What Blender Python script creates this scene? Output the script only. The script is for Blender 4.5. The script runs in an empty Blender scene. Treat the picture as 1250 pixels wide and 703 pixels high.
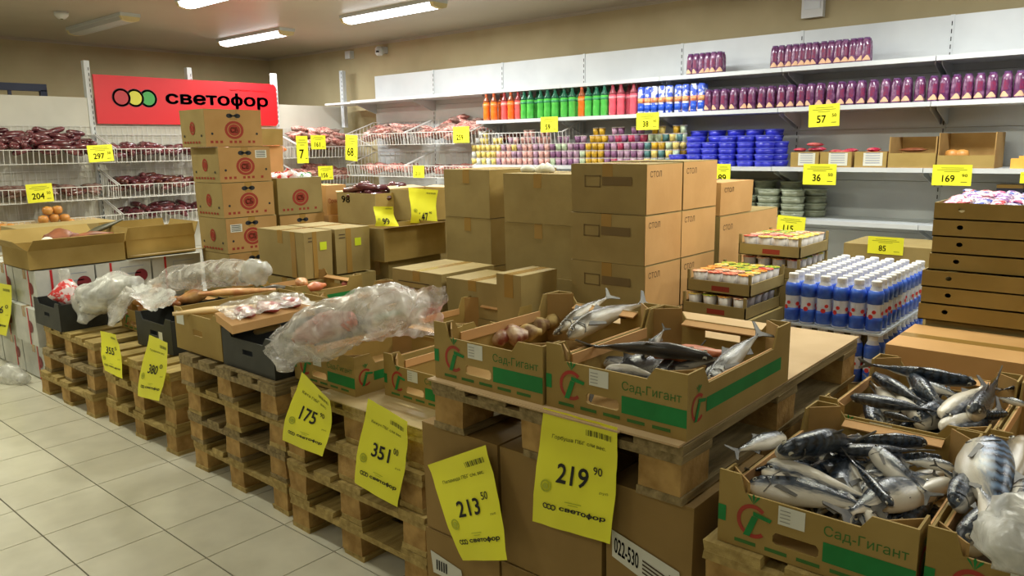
import bpy, math, random
from mathutils import Vector, Matrix, noise
random.seed(7)
SC = bpy.context.scene
COL = SC.collection
# ------------------------------------------------------------------ camera
FPX = 939.25
CR = ((0.6530, -0.1459, 0.7432), (-0.7573, -0.1087, 0.6440), (-0.0132, -0.9833, -0.1815))   # world = CR @ (right, down, forward)
CAMZ = 1.5
cam = bpy.data.objects.new('camera', bpy.data.cameras.new('camera'))
COL.objects.link(cam)
cam.data.sensor_width = 36
cam.data.lens = FPX / 1250 * 36
cam.data.clip_start = .05
_r = Vector([CR[i][0] for i in range(3)]).normalized()
_f = Vector([CR[i][2] for i in range(3)]).normalized()
_d = _f.cross(_r).normalized()
_r = _d.cross(_f).normalized()
M3 = Matrix((_r, -_d, -_f)).transposed()
cam.matrix_world = Matrix.Translation((0, 0, CAMZ)) @ M3.to_4x4()
SC.camera = cam
def ray(u, v):
    a, b = (u - 625), (v - 351.5)
    return _r * a + _d * b + _f * FPX
def PX(u, v, x): d = ray(u, v); return d * (x / d.x) + Vector((0, 0, CAMZ))
def PY(u, v, y): d = ray(u, v); return d * (y / d.y) + Vector((0, 0, CAMZ))
def PZ(u, v, z): d = ray(u, v); return d * ((z - CAMZ) / d.z) + Vector((0, 0, CAMZ))
# ------------------------------------------------------------------ world, exposure
w = bpy.data.worlds.new('world'); SC.world = w; w.use_nodes = True
w.node_tree.nodes['Background'].inputs[0].default_value = (.9, .95, 1, 1)
w.node_tree.nodes['Background'].inputs[1].default_value = 0.1
SC.view_settings.view_transform = 'Standard'; SC.view_settings.look = 'None'
SC.view_settings.gamma = 1; SC.view_settings.use_curve_mapping = False
SC.view_settings.exposure = 0.0
LAMP_W = 52           # watts of every lit ceiling lamp
LAMP_COL = (.98, .97, .76)   # lamps over the sales floor
LAMP_COOL = (.97, .99, .96)  # cooler tint for lamps along the long shelving, keeps its white neutral
SC.cycles.max_bounces = 6
SC.cycles.transparent_max_bounces = 24
# ------------------------------------------------------------------ materials
def lin(c):
    return tuple(((x / 255) / 12.92 if x / 255 <= .04045 else ((x / 255 + .055) / 1.055) ** 2.4) for x in c) + (1,)
MATS = {}
def mat(name, rgb, rough=.6, rgb2=None, scale=8, bump=0, bscale=None, metal=0, stretch=(1, 1, 1), spec=.5, detail=3, emit=0, coat=0, lo=.35, hi=.65):
    if name in MATS: return MATS[name]
    m = bpy.data.materials.new(name); m.use_nodes = True
    nt = m.node_tree; b = nt.nodes['Principled BSDF']
    b.inputs['Base Color'].default_value = lin(rgb); b.inputs['Roughness'].default_value = rough
    b.inputs['Metallic'].default_value = metal; b.inputs['Specular IOR Level'].default_value = spec
    if coat: b.inputs['Coat Weight'].default_value = coat
    if emit:
        b.inputs['Emission Color'].default_value = lin(rgb); b.inputs['Emission Strength'].default_value = emit
    if rgb2 or bump:
        tc = nt.nodes.new('ShaderNodeTexCoord'); mp = nt.nodes.new('ShaderNodeMapping')
        mp.inputs['Scale'].default_value = stretch
        nt.links.new(tc.outputs['Object'], mp.inputs[0])
        oi = nt.nodes.new('ShaderNodeObjectInfo'); ad = nt.nodes.new('ShaderNodeVectorMath'); ad.operation = 'ADD'
        ml = nt.nodes.new('ShaderNodeMath'); ml.operation = 'MULTIPLY'; ml.inputs[1].default_value = 37
        nt.links.new(oi.outputs['Random'], ml.inputs[0]); nt.links.new(mp.outputs[0], ad.inputs[0]); nt.links.new(ml.outputs[0], ad.inputs[1])
    if rgb2:
        n = nt.nodes.new('ShaderNodeTexNoise'); n.inputs['Scale'].default_value = scale; n.inputs['Detail'].default_value = detail
        nt.links.new(ad.outputs[0], n.inputs['Vector'])
        r = nt.nodes.new('ShaderNodeValToRGB'); r.color_ramp.elements[0].position = lo; r.color_ramp.elements[1].position = hi
        r.color_ramp.elements[0].color = lin(rgb); r.color_ramp.elements[1].color = lin(rgb2)
        nt.links.new(n.outputs[0], r.inputs[0]); nt.links.new(r.outputs[0], b.inputs['Base Color'])
    if bump:
        n2 = nt.nodes.new('ShaderNodeTexNoise'); n2.inputs['Scale'].default_value = bscale or scale; n2.inputs['Detail'].default_value = 4
        nt.links.new(ad.outputs[0], n2.inputs['Vector'])
        bp = nt.nodes.new('ShaderNodeBump'); bp.inputs['Strength'].default_value = bump; bp.inputs['Distance'].default_value = .01
        nt.links.new(n2.outputs[0], bp.inputs['Height']); nt.links.new(bp.outputs[0], b.inputs['Normal'])
    MATS[name] = m
    return m
card = mat('cardboard', (152, 126, 64), .8, (164, 138, 76), 6, .08, 40)
card_in = mat('cardboard_inside', (158, 124, 70), .85, (170, 136, 80), 8, .08, 40)
card_dark = mat('cardboard_olive', (146, 126, 76), .8, (158, 138, 86), 5, .08, 40)
card_or = mat('cardboard_orange', (196, 150, 92), .8, (206, 160, 102), 5, .05, 40)
card_edge = mat('cardboard_edge', (206, 160, 106), .85)
card_pale = mat('cardboard_pale', (214, 190, 148), .8, (200, 172, 128), 4)
white_card = mat('white_carton', (205, 205, 198), .6, (188, 190, 184), 9)
tape_m = mat('parcel_tape', (160, 126, 66), .25, coat=.3)
wood = mat('pallet_wood', (188, 164, 100), .8, (146, 122, 66), 5, .35, 30, stretch=(1, 8, 8), lo=.3, hi=.7)
wood2 = mat('pallet_wood_grey', (162, 142, 98), .85, (110, 94, 58), 6, .35, 30, stretch=(1, 8, 8), lo=.3, hi=.7)
wood_blk = mat('pallet_block', (190, 154, 92), .9, (150, 116, 62), 14, .4, 60)
plywood = mat('plywood_sheet', (196, 168, 126), .75, (182, 152, 110), 5)
tile_m = mat('floor_tile', (220, 216, 196), .3, (204, 200, 180), 7, .03, 30, lo=.3, hi=.75)
grout = mat('grout', (72, 62, 52), .9)
wall_m = mat('wall_paint', (180, 166, 130), .85, (170, 156, 120), 2)
ceil_m = mat('ceiling_panel', (172, 162, 144), .4, (162, 152, 134), 1.2)
white_steel = mat('white_steel', (206, 210, 212), .35, (196, 200, 203), 3)
slot_m = mat('slot_black', (40, 42, 44), .8)
wire_m = mat('wire_white', (206, 204, 200), .35)
black_pl = mat('black_crate', (34, 36, 34), .55, (44, 46, 42), 12, .05)
yellow = mat('tag_yellow', (240, 238, 52), .55, (232, 230, 46), 3)
yellow2 = mat('tag_yellow_warm', (240, 232, 20), .55)
ink = mat('ink', (24, 24, 22), .7)
ink2 = mat('ink_faded', (96, 100, 26), .8)
inkc = mat('ink_on_card', (70, 52, 30), .8)
green_p = mat('green_print', (10, 118, 50), .7, (16, 130, 58), 12)
green_t = mat('green_text_print', (58, 110, 44), .8)
red_p = mat('red_print', (170, 48, 34), .7, (156, 60, 40), 14)
label_w = mat('white_sticker', (214, 214, 202), .5)
sign_red = mat('sign_red', (206, 16, 26), .45)
dark_print = mat('sign_dark_print', (40, 14, 40), .5)
blue_dark = mat('dark_blue_plastic', (24, 34, 66), .5)
grey_pl = mat('grey_plastic', (205, 206, 204), .45)
strap_red = mat('red_strap', (196, 34, 40), .4)
strap_dk = mat('dark_strap', (60, 66, 56), .5)
# ------------------------------------------------------------------ mesh collector
class MB:
    def __init__(s): s.v = []; s.f = []; s.m = []
    def add(s, vs, fs, m=0):
        o = len(s.v); s.v += [tuple(p) for p in vs]
        for f in fs: s.f.append(tuple(i + o for i in f)); s.m.append(m)
    def box(s, x0, y0, z0, x1, y1, z1, m=0):
        s.add([(x0, y0, z0), (x1, y0, z0), (x1, y1, z0), (x0, y1, z0), (x0, y0, z1), (x1, y0, z1), (x1, y1, z1), (x0, y1, z1)],
              [(0, 3, 2, 1), (4, 5, 6, 7), (0, 1, 5, 4), (1, 2, 6, 5), (2, 3, 7, 6), (3, 0, 4, 7)], m)
    def hull8(s, p, m=0):   # bottom 4 ccw, top 4
        s.add(p, [(0, 3, 2, 1), (4, 5, 6, 7), (0, 1, 5, 4), (1, 2, 6, 5), (2, 3, 7, 6), (3, 0, 4, 7)], m)
    def seg(s, a, b, r=.0015, m=0):
        a = Vector(a); b = Vector(b); d = (b - a).normalized()
        u = d.cross(Vector((0, 0, 1)) if abs(d.z) < .9 else Vector((1, 0, 0))).normalized() * r; w_ = d.cross(u).normalized() * r
        s.hull8([a - u - w_, a + u - w_, a + u + w_, a - u + w_, b - u - w_, b + u - w_, b + u + w_, b - u + w_], m)
    def poly(s, pts, o, U, V, N, t, m=0):      # convex or simple 2D polygon extruded by t along N
        o = Vector(o); U = Vector(U); V = Vector(V); N = Vector(N)
        a = [o + U * p[0] + V * p[1] for p in pts]; b = [q + N * t for q in a]; n = len(pts)
        s.add(a + b, [tuple(range(n - 1, -1, -1)), tuple(range(n, 2 * n))] + [(i, (i + 1) % n, n + (i + 1) % n, n + i) for i in range(n)], m)
    def lathe(s, prof, n=10, c=(0, 0, 0), m=0):
        vs = []; fs = []
        for r, z in prof:
            for k in range(n):
                a = 2 * math.pi * k / n; vs.append((c[0] + r * math.cos(a), c[1] + r * math.sin(a), c[2] + z))
        for i in range(len(prof) - 1):
            for k in range(n):
                fs.append((i * n + k, i * n + (k + 1) % n, (i + 1) * n + (k + 1) % n, (i + 1) * n + k))
        fs.append(tuple(range(n - 1, -1, -1))); fs.append(tuple((len(prof) - 1) * n + k for k in range(n)))
        s.add(vs, fs, m)
    def loft(s, rings, m=0, cap=True):
        n = len(rings[0]); vs = [p for r in rings for p in r]; fs = []
        for i in range(len(rings) - 1):
            for k in range(n): fs.append((i * n + k, i * n + (k + 1) % n, (i + 1) * n + (k + 1) % n, (i + 1) * n + k))
        if cap: fs.append(tuple(range(n - 1, -1, -1))); fs.append(tuple((len(rings) - 1) * n + k for k in range(n)))
        s.add(vs, fs, m)
    def mesh(s, name, mats, smooth=False):
        me = bpy.data.meshes.new(name); me.from_pydata(s.v, [], s.f)
        for q in (mats if isinstance(mats, (list, tuple)) else [mats]): me.materials.append(q)
        me.polygons.foreach_set('material_index', s.m)
        if smooth: me.polygons.foreach_set('use_smooth', [True] * len(s.f))
        me.update(); return me
    def build(s, name, mats, parent=None, loc=None, smooth=False, rz=0):
        return link(name, s.mesh(name, mats, smooth), parent, loc, rz)
STUFF = {'print_line', 'post_slot', 'vent_hole', 'front_grid', 'side_grid', 'base_grid', 'back_grid', 'wire_grid', 'barcode', 'print_spot', 'gill_edge', 'stamp'}
def link(name, me, parent=None, loc=None, rz=0):
    o = bpy.data.objects.new(name, me); COL.objects.link(o)
    if name in STUFF: o['kind'] = 'stuff'
    if parent: o.parent = parent
    if loc is not None: o.location = loc
    if rz: o.rotation_euler = (0, 0, rz)
    return o
def tag(o, label=None, cat=None, group=None, kind=None):
    if label: o['label'] = label
    if cat: o['category'] = cat
    if group: o['group'] = group
    if kind: o['kind'] = kind
    return o
def thing(name, label, cat, loc=(0, 0, 0), rz=0, group=None):
    o = bpy.data.objects.new(name, None); COL.objects.link(o); o.location = loc; o.rotation_euler = (0, 0, rz)
    o.empty_display_size = .05
    return tag(o, label, cat, group)
def dup(root, loc, rz=None, label=None, group=None, rot=None):
    r = root.copy(); COL.objects.link(r); r.location = loc
    if rz is not None: r.rotation_euler = (0, 0, rz)
    if rot is not None: r.rotation_euler = rot
    if label: r['label'] = label
    if group: r['group'] = group
    for ch in list(root.children):
        c = ch.copy(); COL.objects.link(c); c.parent = r
        for g in list(ch.children):
            d = g.copy(); COL.objects.link(d); d.parent = c
    return r
def struct(name, mb, m, parent=None):
    o = mb.build(name, m, parent)
    if not parent: o['kind'] = 'structure'
    return o
TXT = {}; RAW = {}
def raw_text(t_):
    """outline mesh of a string in font units"""
    if t_ not in RAW:
        cu = bpy.data.curves.new('t', 'FONT'); cu.body = t_; cu.resolution_u = 3
        ob = bpy.data.objects.new('t', cu); COL.objects.link(ob)
        dg = bpy.context.evaluated_depsgraph_get(); me = bpy.data.meshes.new_from_object(ob.evaluated_get(dg))
        RAW[t_] = ([(v.co.x, v.co.y) for v in me.vertices], [tuple(p.vertices) for p in me.polygons])
        bpy.data.objects.remove(ob); bpy.data.meshes.remove(me)
    return RAW[t_]
def glyph(ch):
    rect_ = lambda x0, y0, x1, y1: [(x0, y0), (x1, y0), (x1, y1), (x0, y1)]
    if ch in 'нф':
        v, f = raw_text('п' if ch == 'н' else 'о'); x0 = min(p[0] for p in v); x1 = max(p[0] for p in v); h_ = max(p[1] for p in v); st = .088
        if ch == 'н':
            vs = rect_(x0, 0, x0 + st, h_) + rect_(x1 - st, 0, x1, h_) + rect_(x0 + st, h_ * .42, x1 - st, h_ * .58); fs = [(0, 1, 2, 3), (4, 5, 6, 7), (8, 9, 10, 11)]
        else:
            xm = (x0 + x1) / 2; vs = list(v) + rect_(xm - st / 2, -.2, xm + st / 2, .74); n = len(v); fs = list(f) + [(n, n + 1, n + 2, n + 3)]
        return vs, fs
    return raw_text(ch)
def adv(ch):
    if ch == ' ': return .28
    xI = max(p[0] for p in raw_text('I')[0]); c2 = {'н': 'п', 'ф': 'о'}.get(ch, ch)
    return max(p[0] for p in raw_text(c2 + 'I')[0]) - xI
def text2d(s, bold=0):
    if s not in TXT:
        vs = []; fs = []; x = 0
        for ch in s:
            if ch != ' ':
                gv, gf = glyph(ch); o_ = len(vs); vs += [(p[0] + x, p[1]) for p in gv]; fs += [tuple(i + o_ for i in q) for q in gf]
            x += adv(ch)
        x0 = min(v[0] for v in vs); x1 = max(v[0] for v in vs); y0 = min(v[1] for v in vs); y1 = max(v[1] for v in vs)
        TXT[s] = ([((v[0] - x0) / (x1 - x0), (v[1] - y0) / (y1 - y0)) for v in vs], fs, (x1 - x0) / (y1 - y0))
    return TXT[s]
def letter(s, P, rect, m, parent, bold=0, name='lettering'):
    """text mapped into rect (s0,t0,s1,t1) of the surface function P(s,t)"""
    vs, fs, asp = text2d(s)
    mb = MB(); W_ = rect[2] - rect[0]; H_ = rect[3] - rect[1]; bx = bold * W_ / asp; by = bold * H_
    for ox, oy in (((0, 0),) if bold < .005 else ((-bx, 0), (bx, 0), (0, by), (0, -by), (-bx * .7, by * .7), (bx * .7, -by * .7), (bx * .7, by * .7), (-bx * .7, -by * .7))):
        mb.add([P(rect[0] + a * W_ + ox, rect[1] + b * H_ + oy) for a, b in vs], fs)
    return mb.build(name, m, parent)
def ring_pts(r, n=20, a0=0, a1=2 * math.pi): return [(r * math.cos(a0 + (a1 - a0) * k / n), r * math.sin(a0 + (a1 - a0) * k / n)) for k in range(n + 1)]
def ring(mb, P, cx, cy, r0, r1, ax=1.0, a0=0, a1=2 * math.pi, n=20, m=0):
    A = ring_pts(r0, n, a0, a1); B = ring_pts(r1, n, a0, a1)
    vs = [P(cx + a[0] * ax, cy + a[1]) for a in A] + [P(cx + b[0] * ax, cy + b[1]) for b in B]
    mb.add(vs, [(i, i + 1, n + 2 + i, n + 1 + i) for i in range(n)], m)
def disc(mb, P, cx, cy, r, ax=1.0, n=20, m=0):
    mb.add([P(cx + a[0] * ax, cy + a[1]) for a in ring_pts(r, n)[:-1]], [tuple(range(n))], m)
def quad(mb, P, s0, t0, s1, t1, m=0): mb.add([P(s0, t0), P(s1, t0), P(s1, t1), P(s0, t1)], [(0, 1, 2, 3)], m)
def plane_fn(o, U, V, lift=.0008):
    """P(s,t) in metres on the plane through o spanned by unit U, V, lifted a little off it"""
    o = Vector(o); U = Vector(U); V = Vector(V); N = U.cross(V).normalized() * lift
    return lambda s, t: o + U * s + V * t + N
# ------------------------------------------------------------------ room shell
RX0, RX1, RY0, RY1, CZ = -4.0, 6.12, -4.0, 9.66, 2.72
b = MB(); b.box(RX0, RY0, -.1, RX1, RY1, -.006); floor = struct('floor', b, grout)
tb = MB(); tb.box(-.164, -.164, -.006, .164, .164, 0); tme = tb.mesh('tile', tile_m)
big = MB()
TX = lambda i: .912 + i * .3333 + .1667
TY = lambda j: 3.61 + j * .3333 + .1667
for i in range(-15, 16):
    for j in range(-23, 19):
        x, y = TX(i), TY(j)
        if x < RX0 + .17 or x > RX1 - .16 or y < RY0 + .17 or y > RY1 - .16: continue
        if -4 <= i <= 4 and -7 <= j <= 14: link('tile', tme, floor, (x, y, 0))
        else: big.box(x - .164, y - .164, -.006, x + .164, y + .164, 0)
o = big.build('tile', tile_m, floor); o['kind'] = 'stuff'
b = MB(); b.box(RX0, RY0, CZ, RX1, RY1, CZ + .1); struct('ceiling', b, ceil_m)
b = MB(); b.box(RX1, RY0, -.1, RX1 + .1, RY1, CZ + .1); struct('wall_right', b, wall_m)
b = MB(); b.box(RX0, RY1, -.1, RX1, RY1 + .1, CZ + .1); struct('wall_back', b, wall_m)
b = MB(); b.box(RX0 - .1, RY0, -.1, RX0, RY1, CZ + .1); struct('wall_left', b, wall_m)
b = MB(); b.box(RX0, RY0 - .1, -.1, RX1, RY0, CZ + .1); struct('wall_front', b, wall_m)
b = MB(); b.box(RX1 - .012, RY0, CZ - .03, RX1, RY1, CZ); struct('trim_1', b, ceil_m)
b = MB(); b.box(RX0, RY1 - .012, CZ - .03, RX1 - .012, RY1, CZ); struct('trim_2', b, ceil_m)
# ------------------------------------------------------------------ ceiling lamps
tube_on = bpy.data.materials.new('lamp_lit'); tube_on.use_nodes = True
_b = tube_on.node_tree.nodes['Principled BSDF']; _b.inputs['Base Color'].default_value = (1, 1, 1, 1)
_b.inputs['Emission Color'].default_value = (.93, .96, 1, 1); _b.inputs['Emission Strength'].default_value = 5
tube_off = mat('lamp_unlit', (176, 176, 178), .3)
lamp_end = mat('lamp_end_cap', (216, 200, 150), .5)
def fixture(x, y, lit, label, group=None):
    t = thing('ceiling_lamp', label, 'lamp', (x, y, CZ), group=group)
    L = .63
    b = MB(); b.box(-.09, -L, -.03, .09, L, 0); b.build('housing', white_steel, t)
    prof = [(-.085, -.03), (-.07, -.062), (-.02, -.074), (.02, -.074), (.07, -.062), (.085, -.03)]
    b = MB(); b.loft([[(p[0], yy, p[1]) for p in prof] for yy in (-L + .04, L - .04)]); b.build('diffuser', tube_on if lit else tube_off, t)
    for s_ in (-1, 1):
        b = MB(); y0, y1 = sorted((s_ * (L - .04), s_ * L)); b.loft([[(p[0] * 1.03, yy, p[1] * 1.03 + .001) for p in prof] for yy in (y0, y1)]); b.build('end_cap', lamp_end, t)
    if lit:
        ld = bpy.data.lights.new('lamp_light', 'AREA'); ld.shape = 'RECTANGLE'; ld.size = .14; ld.size_y = 1.1; ld.energy = LAMP_W if lit is True else LAMP_W * lit; ld.color = LAMP_COOL if x > 4 else LAMP_COL
        lo = bpy.data.objects.new('lamp_light', ld); COL.objects.link(lo); lo.parent = t; lo.location = (0, 0, -.08)
fixture(4.75, 5.5, True, 'lit fluorescent ceiling lamp nearest the long white shelving, brightest in view')
fixture(4.75, 7.75, True, 'lit fluorescent ceiling lamp above the red sign, seen beyond the brightest one')
fixture(3.3, 5.75, True, 'lit fluorescent ceiling lamp cut by the top edge, left of the brightest one')
fixture(3.26, 7.95, False, 'unlit grey fluorescent ceiling lamp at the upper left')
GO = 'unseen ceiling lamps out of the picture'
for x, y, k in ((4.75, 3.2, .6), (4.75, .9, .7), (4.75, -1.4, .6), (3.3, 3.3, .35), (3.3, 1.0, .6), (1.2, -1.4, .12), (1.2, 1.6, .12), (-1.2, 3.5, .32), (-1.2, .2, .16), (-1.2, 7, .5), (1.2, 5.0, .5), (1.0, 7.8, .55)):  # grid continued out of view; last lamp added to brighten the back left
    fixture(x, y, k, 'unseen lit fluorescent ceiling lamp, out of the picture above the shop floor', GO)
# ------------------------------------------------------------------ wall shelving along the long right wall (bays 1 m wide)
SX = 5.98      # face of the back panels
SH = [(2.03, .36), (1.745, .40), (1.325, .46), (.955, .46), (.2, .5)]
def price_text(P, parent, num, sup=None, x0=.12, x1=.62, y0=.18, y1=.5, bold=.02, head=True, asp=None):
    if asp: ww = min(.6, text2d(num)[2] * (y1 - y0) * asp * .92); x0 = .42 - ww / 2; x1 = x0 + ww
    letter(num, P, (x0, y0, x1, y1), ink, parent, bold, 'price_number')
    if sup: letter(sup, P, (.76, .42, .9, .56), ink, parent, .01, 'price_number')
    if head:
        b = MB()
        for k, (a, c) in enumerate(((.22, .8), (.12, .88), (.3, .7))): quad(b, P, a, .84 - k * .09, c, .86 - k * .09)
        quad(b, P, .74, .16, .9, .19)
        b.build('print_line', ink2, parent)
def small_tag(label, c, w, h, num, sup=None, normal='x', tilt=0, warm=False, x=(.2, .62)):
    """shelf tag hanging below a lip; c = centre"""
    t = thing('price_tag', label, 'price tag', c)
    U = Vector((0, -1, 0)) if normal == 'x' else Vector((1, 0, 0)); V = Vector((0, 0, 1))
    ct, st = math.cos(tilt), math.sin(tilt)
    U2 = U * ct + V * st; V2 = V * ct - U * st; N = U2.cross(V2)
    b = MB(); b.poly([(-w / 2, -h / 2), (w / 2, -h / 2), (w / 2, h / 2), (-w / 2, h / 2)], N * -.0006, U2, V2, N, .0012)
    b.build('paper', yellow2 if warm else yellow, t)
    P = lambda s, q: U2 * ((s - .5) * w) + V2 * ((q - .5) * h) + N * .0016
    price_text(P, t, num, sup, x0=x[0], x1=x[1], asp=h / w)
    return t
ordn = ['sixth bay from the frame edge, empty', 'fifth', 'fourth']
bays = [(-.73, 'standing out of the picture past its right edge'), (.27, 'cut by the right picture edge, behind the flat trays'), (1.27, 'holding the two open brown boxes'),
        (2.27, 'holding the blue tubs'), (3.27, 'holding the pink soda and white cans'), (4.27, 'holding most of the green soda'),
        (5.27, 'holding the orange soda and a wire basket'), (6.27, 'farthest along the wall, with nothing on its top shelf')]
for bi, (y0, ds) in enumerate(bays):
    t = thing('shelving_unit', 'white steel wall shelving bay ' + ds, 'shelving', (SX, y0, 0), group='bays of the long white wall shelving')
    b = MB()
    for k in range(6):   # stacked back panels with fine seams
        z0 = .12 + k * .3667; b.box(.0, .012, z0, .03, .988, z0 + .364)
    b.build('back_panel', white_steel, t)
    b = MB(); b.box(-.006, -.012, 0, .05, .012, 2.32); b.build('post', white_steel, t)
    b = MB()
    for k in range(44): b.box(-.0075, -.003, .1 + k * .05, -.005, .003, .128 + k * .05)
    b.build('post_slot', slot_m, t)
    for si, (z, d) in enumerate(SH):
        if y0 >= 5 and 0 < si < 4: continue
        b = MB(); b.box(-d, .002, z - .03, 0, .998, z); b.build('shelf', white_steel, t)
        for yy in (.02, .98):
            b = MB(); b.poly([(0, 0), (-d * .8, 0), (-d * .8, -.02), (-.02, -.11), (0, -.11)], (0, yy - .004, z - .03), (1, 0, 0), (0, 0, 1), (0, 1, 0), .004); b.build('bracket', white_steel, t)
    b = MB(); b.box(-.48, .01, 0, -.46, .99, .16); b.build('plinth', white_steel, t)
# ------------------------------------------------------------------ free-standing shelving under the red sign
GY = 7.9
for x0, ds in ((1.06, 'left of the picture'), (2.06, 'at the left edge, below the blue frame'), (3.06, 'behind the left half of the red sign'), (4.06, 'behind the right half of the red sign'), (5.06, 'in the corner right of the sign')):
    t = thing('shelving_unit', 'cream steel shelving bay with wire baskets ' + ds, 'shelving', (x0, GY, 0), group='basket shelving bays below the red sign')
    xe = .93 if x0 > 5 else .988
    b = MB()
    for k in range(5): b.box(.012, 0, .12 + k * .3767, xe, .03, .12 + k * .3767 + .374)
    b.build('back_panel', mat('cream_steel', (200, 197, 186), .45, (190, 187, 176), 3), t)
    top = 2.34 if x0 > 3 else 2.02
    b = MB(); b.box(-.025, -.01, 0, .025, .05, top); b.build('post', white_steel, t)
    b = MB()
    for k in range(int(top / .05) - 2): b.box(.008, -.0115, .1 + k * .05, .014, -.0095, .128 + k * .05)
    b.build('post_slot', slot_m, t)
    b = MB(); b.box(.01, -.42, .0, .99 if x0 < 5 else .4, -.02, .16); b.build('base_shelf', white_steel, t)
    b = MB()          # wire back grid
    xw_ = .98 if x0 < 5 else .9
    for k in range(21): b.seg((.02 + k * (xw_ - .02) / 20, -.02, .8), (.02 + k * (xw_ - .02) / 20, -.02, 1.74), .0016)
    for k in range(13): b.seg((.02, -.022, .8 + k * .078), (xw_, -.022, .8 + k * .078), .0016)
    b.build('wire_grid', wire_m, t)
t = thing('shelf_post', 'white slotted post with a short bare shelf in the room corner', 'shelving', (SX, 7.3, 0))
b = MB(); b.box(-.05, .5, 1.75, .0, .56, 2.42); b.build('post', white_steel, t)
b = MB()
for k in range(9): b.box(-.052, .515, 1.98 + k * .05, -.05, .522, 2.0 + k * .05)
b.build('post_slot', slot_m, t)
b = MB(); b.box(-.34, .0, 2.0, .0, .48, 2.02); b.build('shelf', white_steel, t)
# ------------------------------------------------------------------ wire baskets
def basket(label, loc, rz, W=.98, D=.42, H=.12, group='wire baskets on the shelving'):
    """local: x along the width, front at y=0, back at y=D"""
    t = thing('wire_basket', label, 'basket', loc, rz, group)
    b = MB(); n = 22
    for k in range(n + 1):
        x = k * W / n; b.seg((x, 0, H), (x, .015, 0), .0022)
    b.seg((0, 0, H), (W, 0, H), .0034); b.seg((0, .012, .0), (W, .012, .0), .003)
    b.build('front_grid', wire_m, t)
    for x in (0, W):
        b = MB()
        for k in range(9): f_ = k / 8; b.seg((x, .01 + f_ * (D - .01), 0), (x, f_ * D, H + f_ * .14), .002)
        b.seg((x, 0, H), (x, D, H + .14), .0045); b.build('side_grid', wire_m, t)
    b = MB()
    for k in range(12): b.seg((k * W / 11, .01, 0), (k * W / 11, D, 0), .002)
    for k in range(6): b.seg((0, .01 + k * (D - .01) / 5, 0), (W, .01 + k * (D - .01) / 5, 0), .002)
    b.build('base_grid', wire_m, t)
    b = MB()
    for k in range(12): b.seg((k * W / 11, D, 0), (k * W / 11, D, H + .14), .002)
    b.seg((0, D, H + .14), (W, D, H + .14), .003); b.build('back_grid', wire_m, t)
    return t
tiers = [(1.40, 'top'), (1.07, 'middle'), (.80, 'low')]
names = {1.06: 'left of the picture', 2.06: 'at the left edge below the bare panel', 3.06: 'left under the red sign', 4.06: 'right under the red sign', 5.06: 'beside the room corner'}
bl = {}
for x0 in names:
    for zi, (z, tn) in enumerate(tiers):
        if x0 == 1.06 and zi: continue
        if bl: o = dup(bl[0], (x0 + .01, GY - .45, z), label='white wire basket, %s tier, %s' % (tn, names[x0]))
        else: o = basket('white wire basket, %s tier, %s' % (tn, names[x0]), (x0 + .01, GY - .45, z), 0); bl[0] = o
for y0, nm in ((5.27, 'on the long wall beside the orange soda'), (6.27, 'on the long wall next to the corner')):
    for z, tn in ((1.53, 'upper'), (1.19, 'lower')):
        dup(bl[0], (SX - .46, y0 + .99, z), rz=-math.pi / 2, label='white wire basket, %s one, %s' % (tn, nm))
dup(bl[0], (SX - .40, 5.2, 1.5), rz=-math.pi / 2 , label='white wire basket half hidden under the first soda bottles')
# packs
def capsule(L, r, n=8, flat=1.0):
    mb = MB(); rings = []
    for t_ in (-.5, -.46, -.36, 0, .36, .46, .5):
        rr = r * max(.15, (1 - (abs(t_) * 2) ** 4)) ** .5
        rings.append([(t_ * L, rr * math.cos(2 * math.pi * k / n), rr * flat * math.sin(2 * math.pi * k / n)) for k in range(n)])
    mb.loft(rings); return mb
sausage_m = [mat('sausage_dark', (66, 22, 30), .25, (96, 40, 46), 18, spec=.8), mat('sausage_plum', (84, 34, 42), .22, (120, 66, 70), 22, spec=.8), mat('sausage_brown', (72, 30, 24), .25, (110, 62, 50), 20, spec=.8)]
sme = [capsule(.17, .031, flat=.9).mesh('sausage_pack', m_, True) for m_ in sausage_m]
def pouch(L, W_, T, n=10):
    mb = MB(); rings = []
    for t_, s_ in ((-.5, .08), (-.44, .3), (-.3, .85), (0, 1), (.3, .85), (.44, .3), (.5, .08)):
        rings.append([(t_ * L, W_ / 2 * math.cos(2 * math.pi * k / n), T / 2 * s_ * math.sin(2 * math.pi * k / n) * (1 + .2 * math.sin(3 * k))) for k in range(n)])
    mb.loft(rings); return mb
pink = [mat('meat_pack_pink', (214, 158, 146), .25, (158, 96, 90), 40, lo=.42, hi=.58), mat('meat_pack_grey', (150, 128, 118), .2, (110, 70, 64), 26), mat('meat_pack_orange', (232, 140, 70), .3, (214, 110, 60), 14), mat('meat_pack_pale', (216, 176, 164), .25, (150, 96, 92), 44, lo=.42, hi=.58)]
pme = [pouch(.19, .12, .075).mesh('meat_pack', m_, True) for m_ in pink]
R = random.Random(3)
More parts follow.
